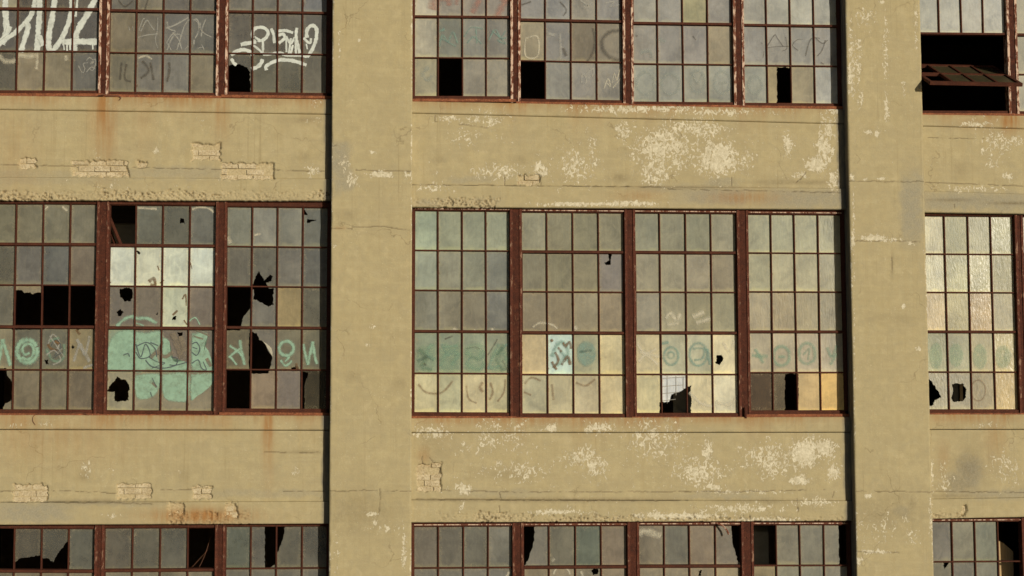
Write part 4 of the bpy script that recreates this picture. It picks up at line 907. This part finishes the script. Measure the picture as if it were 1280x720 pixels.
graffiti(CL, 'stain', [([(186,352),(192,348),(194,356),(188,356)], 5), ([(197,332),(199,338)], 2), ([(228,374),(232,368),(233,382)], 2.4), ([(216,394),(222,388)], 3), ([(208,448),(206,454)], 5), ([(200,354),(205,350)], 2), ([(238,328),(240,336)], 1.6), ([(370,454),(372,462)], 4), ([(250,476),(254,474),(258,478)], 2), ([(60,430),(64,436),(72,438)], 4), ([(68,426),(74,430)], 4), ([(95,412),(100,418)], 4), ([(136,348),(138,354)], 2.4), ([(230,400),(234,406)], 2.2)])
graffiti(CM, 'mintfaint', [('fill', [(521,440),(526,430),(538,432),(545,428),(545,464),(530,466),(520,458)]), ('fill', [(548,436),(556,426),(566,432),(575,428),(575,462),(560,466),(548,462)]), ('fill', [(580,434),(590,428),(606,430),(607,456),(594,466),(581,462)]), ('fill', [(612,440),(620,428),(634,436),(636,460),(626,466),(612,462)])], 'cloudy mint band')
graffiti(CM, 'mintsoft', [([(523,436),(532,446),(528,458),(540,462)], 6), ([(540,430),(534,440),(544,450)], 5), ([(550,458),(560,440),(572,444),(564,456)], 6), ([(552,434),(572,432)], 4), ([(582,440),(596,448),(605,438)], 6), ([(584,456),(598,462),(606,454)], 5), ([(614,446),(626,440),(636,452)], 6), ([(630,430),(622,450),(630,464)], 5), ([(612,460),(624,458)], 5)])
graffiti(CM, 'teal', [([(522,452),(534,446),(542,450)], 4), ([(552,430),(560,444),(570,436)], 3), ([(582,456),(590,446),(600,450),(606,442)], 3), ([(624,430),(616,446),(610,462)], 3), ([(620,444),(634,430)], 3)])
graffiti(CM, 'grey', [([(583,436),(592,434),(600,436)], 3), ([(628,450),(634,462)], 4), ([(530,454),(533,457)], 4), ([(610,444),(622,424)], 2.4), ([(556,424),(566,420)], 3)])
graffiti(CM, 'tanink', [([(523,480),(532,490),(546,492),(556,488),(566,476)], 3), ([(604,478),(600,484),(604,490)], 4), ([(613,478),(616,490),(612,500)], 3), ([(632,474),(630,490),(622,502)], 2.4), ([(583,482),(586,498),(596,504)], 2.4), ([(656,480),(664,472),(676,476)], 3), ([(690,480),(692,500)], 3), ([(720,478),(732,482),(744,474)], 3), ([(655,490),(664,494)], 2.5)], 'faded brown letter ghosts')
graffiti(CM, 'teal', [([(690,446),(696,432),(704,428),(710,440),(702,452),(692,458)], 5), ([(700,438),(712,452)], 4)], 'blue paint on a spotted pane')
graffiti(CM, 'stain', [([(689,424),(691,427)], 4), ([(706,434),(712,428),(714,436)], 4.5), ([(694,440),(698,450),(692,460)], 4), ([(702,456),(710,446),(713,456)], 4.5), ([(690,452),(696,462)], 4), ([(704,428),(706,432)], 3), ([(698,434),(702,440)], 3)], lift=3)
graffiti(CM, 'teal', [('fill', ring(733,442,13,17,0,340,12))], 'teal disc')
graffiti(CM, 'teal', [(ring(839,445,9,11), 3.5), (ring(839,444,4), 3), (ring(873,443,11,14), 3.5), ([(866,436),(880,436),(878,448),(868,450)], 3), ([(724,440),(740,438)], 3), ([(826,430),(836,428)], 4), ([(884,436),(888,456)], 4)], 'pair of teal rings')
graffiti(CM, 'cream', [([(796,428),(806,442),(820,436)], 4), ([(798,452),(808,444),(822,456)], 4), ([(800,440),(824,446)], 4), ([(832,398),(838,392),(846,400),(850,392)], 5), ([(834,406),(848,404)], 4), ([(904,428),(912,440),(918,426)], 4), ([(862,490),(876,504),(890,508)], 4), ([(895,502),(912,506),(922,494)], 4), ([(567,410),(570,416)], 6), ([(615,410),(616,416)], 5), ([(593,412),(595,416)], 4), ([(666,409),(674,404),(688,405),(697,411)], 3), ([(718,408),(721,412)], 4), ([(866,396),(880,390)], 6), ([(870,404),(888,398)], 5)])
graffiti(CM, 'mintsoft', [([(940,444),(960,446)], 5), ([(944,436),(954,454)], 4), (ring(977,445,10,12), 4.5), ([(973,446),(982,446)], 4), (ring(1009,442,10,13), 4.5), ([(1004,444),(1012,436),(1010,450)], 3), ([(1034,434),(1040,446),(1046,432)], 4), ([(1038,456),(1046,442)], 4)], 'mint letter band fading to the right')
graffiti(CR, 'mintfaint', [('fill', ring(1170,445,9,18,0,340,10)), ('fill', ring(1195,444,10,16,0,340,10)), ('fill', ring(1225,446,10,17,0,340,10)), ('fill', ring(1254,446,11,16,0,340,10))], 'soft mint smudges, one per pane')
graffiti(CR, 'tanink', [(ring(1223,488,9,13), 2)], 'faint brown ring')
graffiti(BM, 'cream', [(ring(702,718,10,9,180,360), 2.5), ([(690,702),(693,698)], 3), ([(726,714),(729,722)], 3), ([(632,722),(639,712)], 3), ([(798,668),(806,664),(826,670)], 8)])
graffiti(CL, 'cream', [([(240,262),(250,259),(262,261),(267,266)], 3), ([(172,260),(196,261)], 3), ([(56,262),(60,258)], 3), ([(78,258),(84,264)], 3), ([(284,296),(288,304)], 5), ([(318,294),(326,292)], 3)])
# wires cast in the reinforced pane
mb = MB()
for yy in (472, 482, 491, 500): mb.tube([(*at(828.5, yy+1, GD-.003)[:1], GD-.003, at(828.5, yy+1, GD-.003)[1]), (*at(861-(yy-470)*.55, yy-1, GD-.003)[:1], GD-.003, at(861-(yy-470)*.55, yy-1, GD-.003)[1])], .0035, 5)
for xx in (834, 845, 854): mb.tube([(at(xx, 470, GD-.003)[0], GD-.003, at(xx, 470, GD-.003)[1]), (at(xx, 504-(xx-834)*.9, GD-.003)[0], GD-.003, at(xx, 504-(xx-834)*.9, GD-.003)[1])], .0035, 5)
mb.build('wire_mesh', M_PALEWIRE, WIN[CM])
# peeled strip of sealant curling from the head of the bottom middle window
mb = MB(); pts = [(888,654),(896,654),(903,657),(908,663),(910,668)]
mb.tube([(at(a, b, .185)[0], .185-.01*i, at(a, b, .185)[1]) for i, (a, b) in enumerate(pts)], .012, 6)
mb.build('peeling_strip', M_FLAKE, WIN[BM])

# ------------------------------------------------------------------ inside and behind
xL, xR = -S, 2*S+WP; DEEP = 13.0
def block(name, mat, x0, x1, y0, y1, z0, z1, parent=fac, label=None):
    m = MB(); m.box(x0, x1, y0, y1, z0, z1); return m.build(name, mat, parent, label)
for z in (ZS-HF-1.13+.02, ZS-.75, ZS+HF-.75):
    block('floor_slab', M_INT, xL+.3, xR-.3, .46, DEEP-.3, z-.32, z)
block('roof', M_ROOF, xL+.3, xR-.3, .46, DEEP-.3, ZTOP-.9, ZTOP-.6)
block('back_wall', M_INT, xL+.05, xR-.05, DEEP-.28, DEEP, 0.01, ZTOP)
block('end_wall', M_WALL, xL+.05, xL+.28, .45, DEEP-.29, 0.01, ZTOP); block('end_wall', M_WALL, xR-.28, xR-.05, .45, DEEP-.29, 0.01, ZTOP)
for i in range(4):
    for yy in (6.4,):
        m = MB(); m.box(i*S-S+.2, i*S-S+.8, yy, yy+.6, .02, ZTOP-.92); m.build('interior_column', M_INT, fac)
def strut(pa, pb, ya, yb, r, name, mat, parent, label=None):
    m = MB(); a = at(*pa, ya); b = at(*pb, yb); m.tube([(a[0], ya, a[1]), (b[0], yb, b[1])], r, 8); return m.build(name, mat, parent, label)
strut((133,262), (156,318), .42, .42, .022, 'brace', M_RUST, WIN[CL], 'diagonal iron brace behind a missing pane')
strut((128,262), (150,322), .50, .50, .018, 'brace', M_RUST, WIN[CL])
block('blind_board', M_GREYBOARD, at(150,280,.9)[0]-.3, at(170,280,.9)[0]+.4, .9, .93, at(150,285,.9)[1]-.6, at(150,279,.9)[1], WIN[CL])

def board(name, pts, y, th, mat, label, cat, lean=.1):
    o = bpy.data.objects.new(name, None)
    P = [at(*q, y) for q in pts]; zb = min(q[1] for q in P)
    m = MB(); n = len(P)
    for yy in (0, th):
        for q in P: m.v.append((q[0], y+yy+lean*(q[1]-zb), q[1]))
    m.f.append(tuple(range(n))); m.f.append(tuple(range(2*n-1, n-1, -1)))
    for i in range(n): j = (i+1) % n; m.f.append((i, j, n+j, n+i))
    ob = m.build(name, mat, None); return prop(ob, label, cat)
# floors inside: bottom storey floor at z = about 0.02, middle storey floor 4.25
def down(px, y, z):      # pixel row at which a point below px reaches height z
    x = at(px, 700, y)[0]; return pix(x, y, z)[1]
board('wooden_board', [(1250,676),(1258,680),(1269,690),(1273,down(1273,.42,.03)),(1253,down(1253,.42,.03))], .42, .03, M_WOOD, 'slanted bare wooden board behind the missing pane of the bottom right window', 'board', .02)
board('grey_sheet', [(842,480),(872,478),(880,down(880,.55,4.27)),(842,down(842,.55,4.27))], .55, .02, M_GREYBOARD, 'dull grey sheet behind the torn wired pane of the central window', 'sheet', .03)
board('brown_board', [(1188,476),(1199,474),(1201,down(1201,.5,4.27)),(1190,down(1190,.5,4.27))], .5, .03, M_GREYBOARD, 'narrow dark upright board behind the round hole in the middle right window', 'board', .02)
board('pale_lath', [(1200.5,474),(1204,474),(1206,down(1206,.47,4.27)),(1202.5,down(1202.5,.47,4.27))], .47, .02, M_WOOD, 'thin pale lath beside the dark board in the round hole of the middle right window', 'lath', .02)
board('dark_panel', [(938,640),(962,640),(966,down(966,.6,.03)),(938,down(938,.6,.03))], .6, .02, M_GREYBOARD, 'brown panel behind the empty pane right of the last mullion in the bottom middle window', 'panel', .02)

def wire(pts, r, label, name='loose_wire'):
    m = MB(); sm = smooth([(a, b, c) for a, b, c in pts], 6)
    P = []
    for (a, b, c) in sm:
        x, z = at(a, b, c); P.append((x, c, z))
    m.tube(P, r, 6); return prop(m.build(name, M_WIRE, None), label, 'wire')
wire([(44,531,.138),(41,526,.136),(42,520,.14),(48,517,.15),(60,516.5,.155),(80,517,.16),(100,516,.155),(111,519,.15)], .0035, 'thin rusty wire loop on the sill under the middle left window')
wire([(268,660,.33),(262,676,.34),(256,694,.33),(249,709,.34)], .003, 'thin wire hanging slanted in the dark bottom left opening, right strand')['group'] = 'wires in the dark bottom left opening'
wire([(240,709,.36),(250,698,.36),(262,684,.37),(270,668,.37)], .0025, 'faint thin wire crossing the slanted one in the dark bottom left opening')['group'] = 'wires in the dark bottom left opening'
wire([(122,119.5,.135),(130,118,.13),(138,119.5,.128),(147,119.5,.128),(151,122,.13),(149,125,.135)], .006, 'twisted scrap of rusty wire under the first mullion of the upper left window', 'wire_scrap')
# window foot spike
strut((931.5,509), (932,523), .165, .150, .016, 'bolt', M_RUST_MULL, WIN[CM])

# ------------------------------------------------------------------ ground, light, camera
m = MB(); m.box(-300, 300, -300, 300, -.5, -.0)
g = m.build('ground', M_GROUND); prop(g, kind='structure')

AZ, EL = R_(29), R_(11.5)
sdir = Vector((math.sin(AZ)*math.cos(EL), -math.cos(AZ)*math.cos(EL), math.sin(EL)))
sun = bpy.data.lights.new('sun', 'SUN'); sun.energy = 3.62; sun.angle = R_(.5); sun.color = (1.0, .93, .80)
so = bpy.data.objects.new('sun', sun); COLL.objects.link(so); so.location = sdir*40
so.rotation_euler = sdir.to_track_quat('Z', 'Y').to_euler()
w = bpy.data.worlds.new('World'); sc.world = w; w.use_nodes = True
nt = w.node_tree; bg = nt.nodes['Background']
sky = nt.nodes.new('ShaderNodeTexSky'); sky.sky_type = 'NISHITA'; sky.sun_disc = False
sky.sun_elevation = EL; sky.sun_rotation = math.pi-AZ
nt.links.new(sky.outputs[0], bg.inputs[0]); bg.inputs[1].default_value = .055

cam = bpy.data.cameras.new('camera'); co = bpy.data.objects.new('camera', cam); COLL.objects.link(co)
cam.sensor_width = 36; cam.lens = F/1280*36; cam.clip_end = 1000; cam.clip_start = .1
co.matrix_world = Matrix(((RT[0], UP[0], -FW[0], CAM[0]), (RT[1], UP[1], -FW[1], CAM[1]), (RT[2], UP[2], -FW[2], CAM[2]), (0, 0, 0, 1)))
sc.camera = co
sc.render.resolution_x, sc.render.resolution_y = 1024, 576
sc.view_settings.view_transform = 'Standard'; sc.view_settings.look = 'None'; sc.view_settings.exposure = 0; sc.view_settings.gamma = 1
sc.view_settings.use_curve_mapping = False
sc.render.engine = 'CYCLES'
sc.cycles.transparent_max_bounces = 16
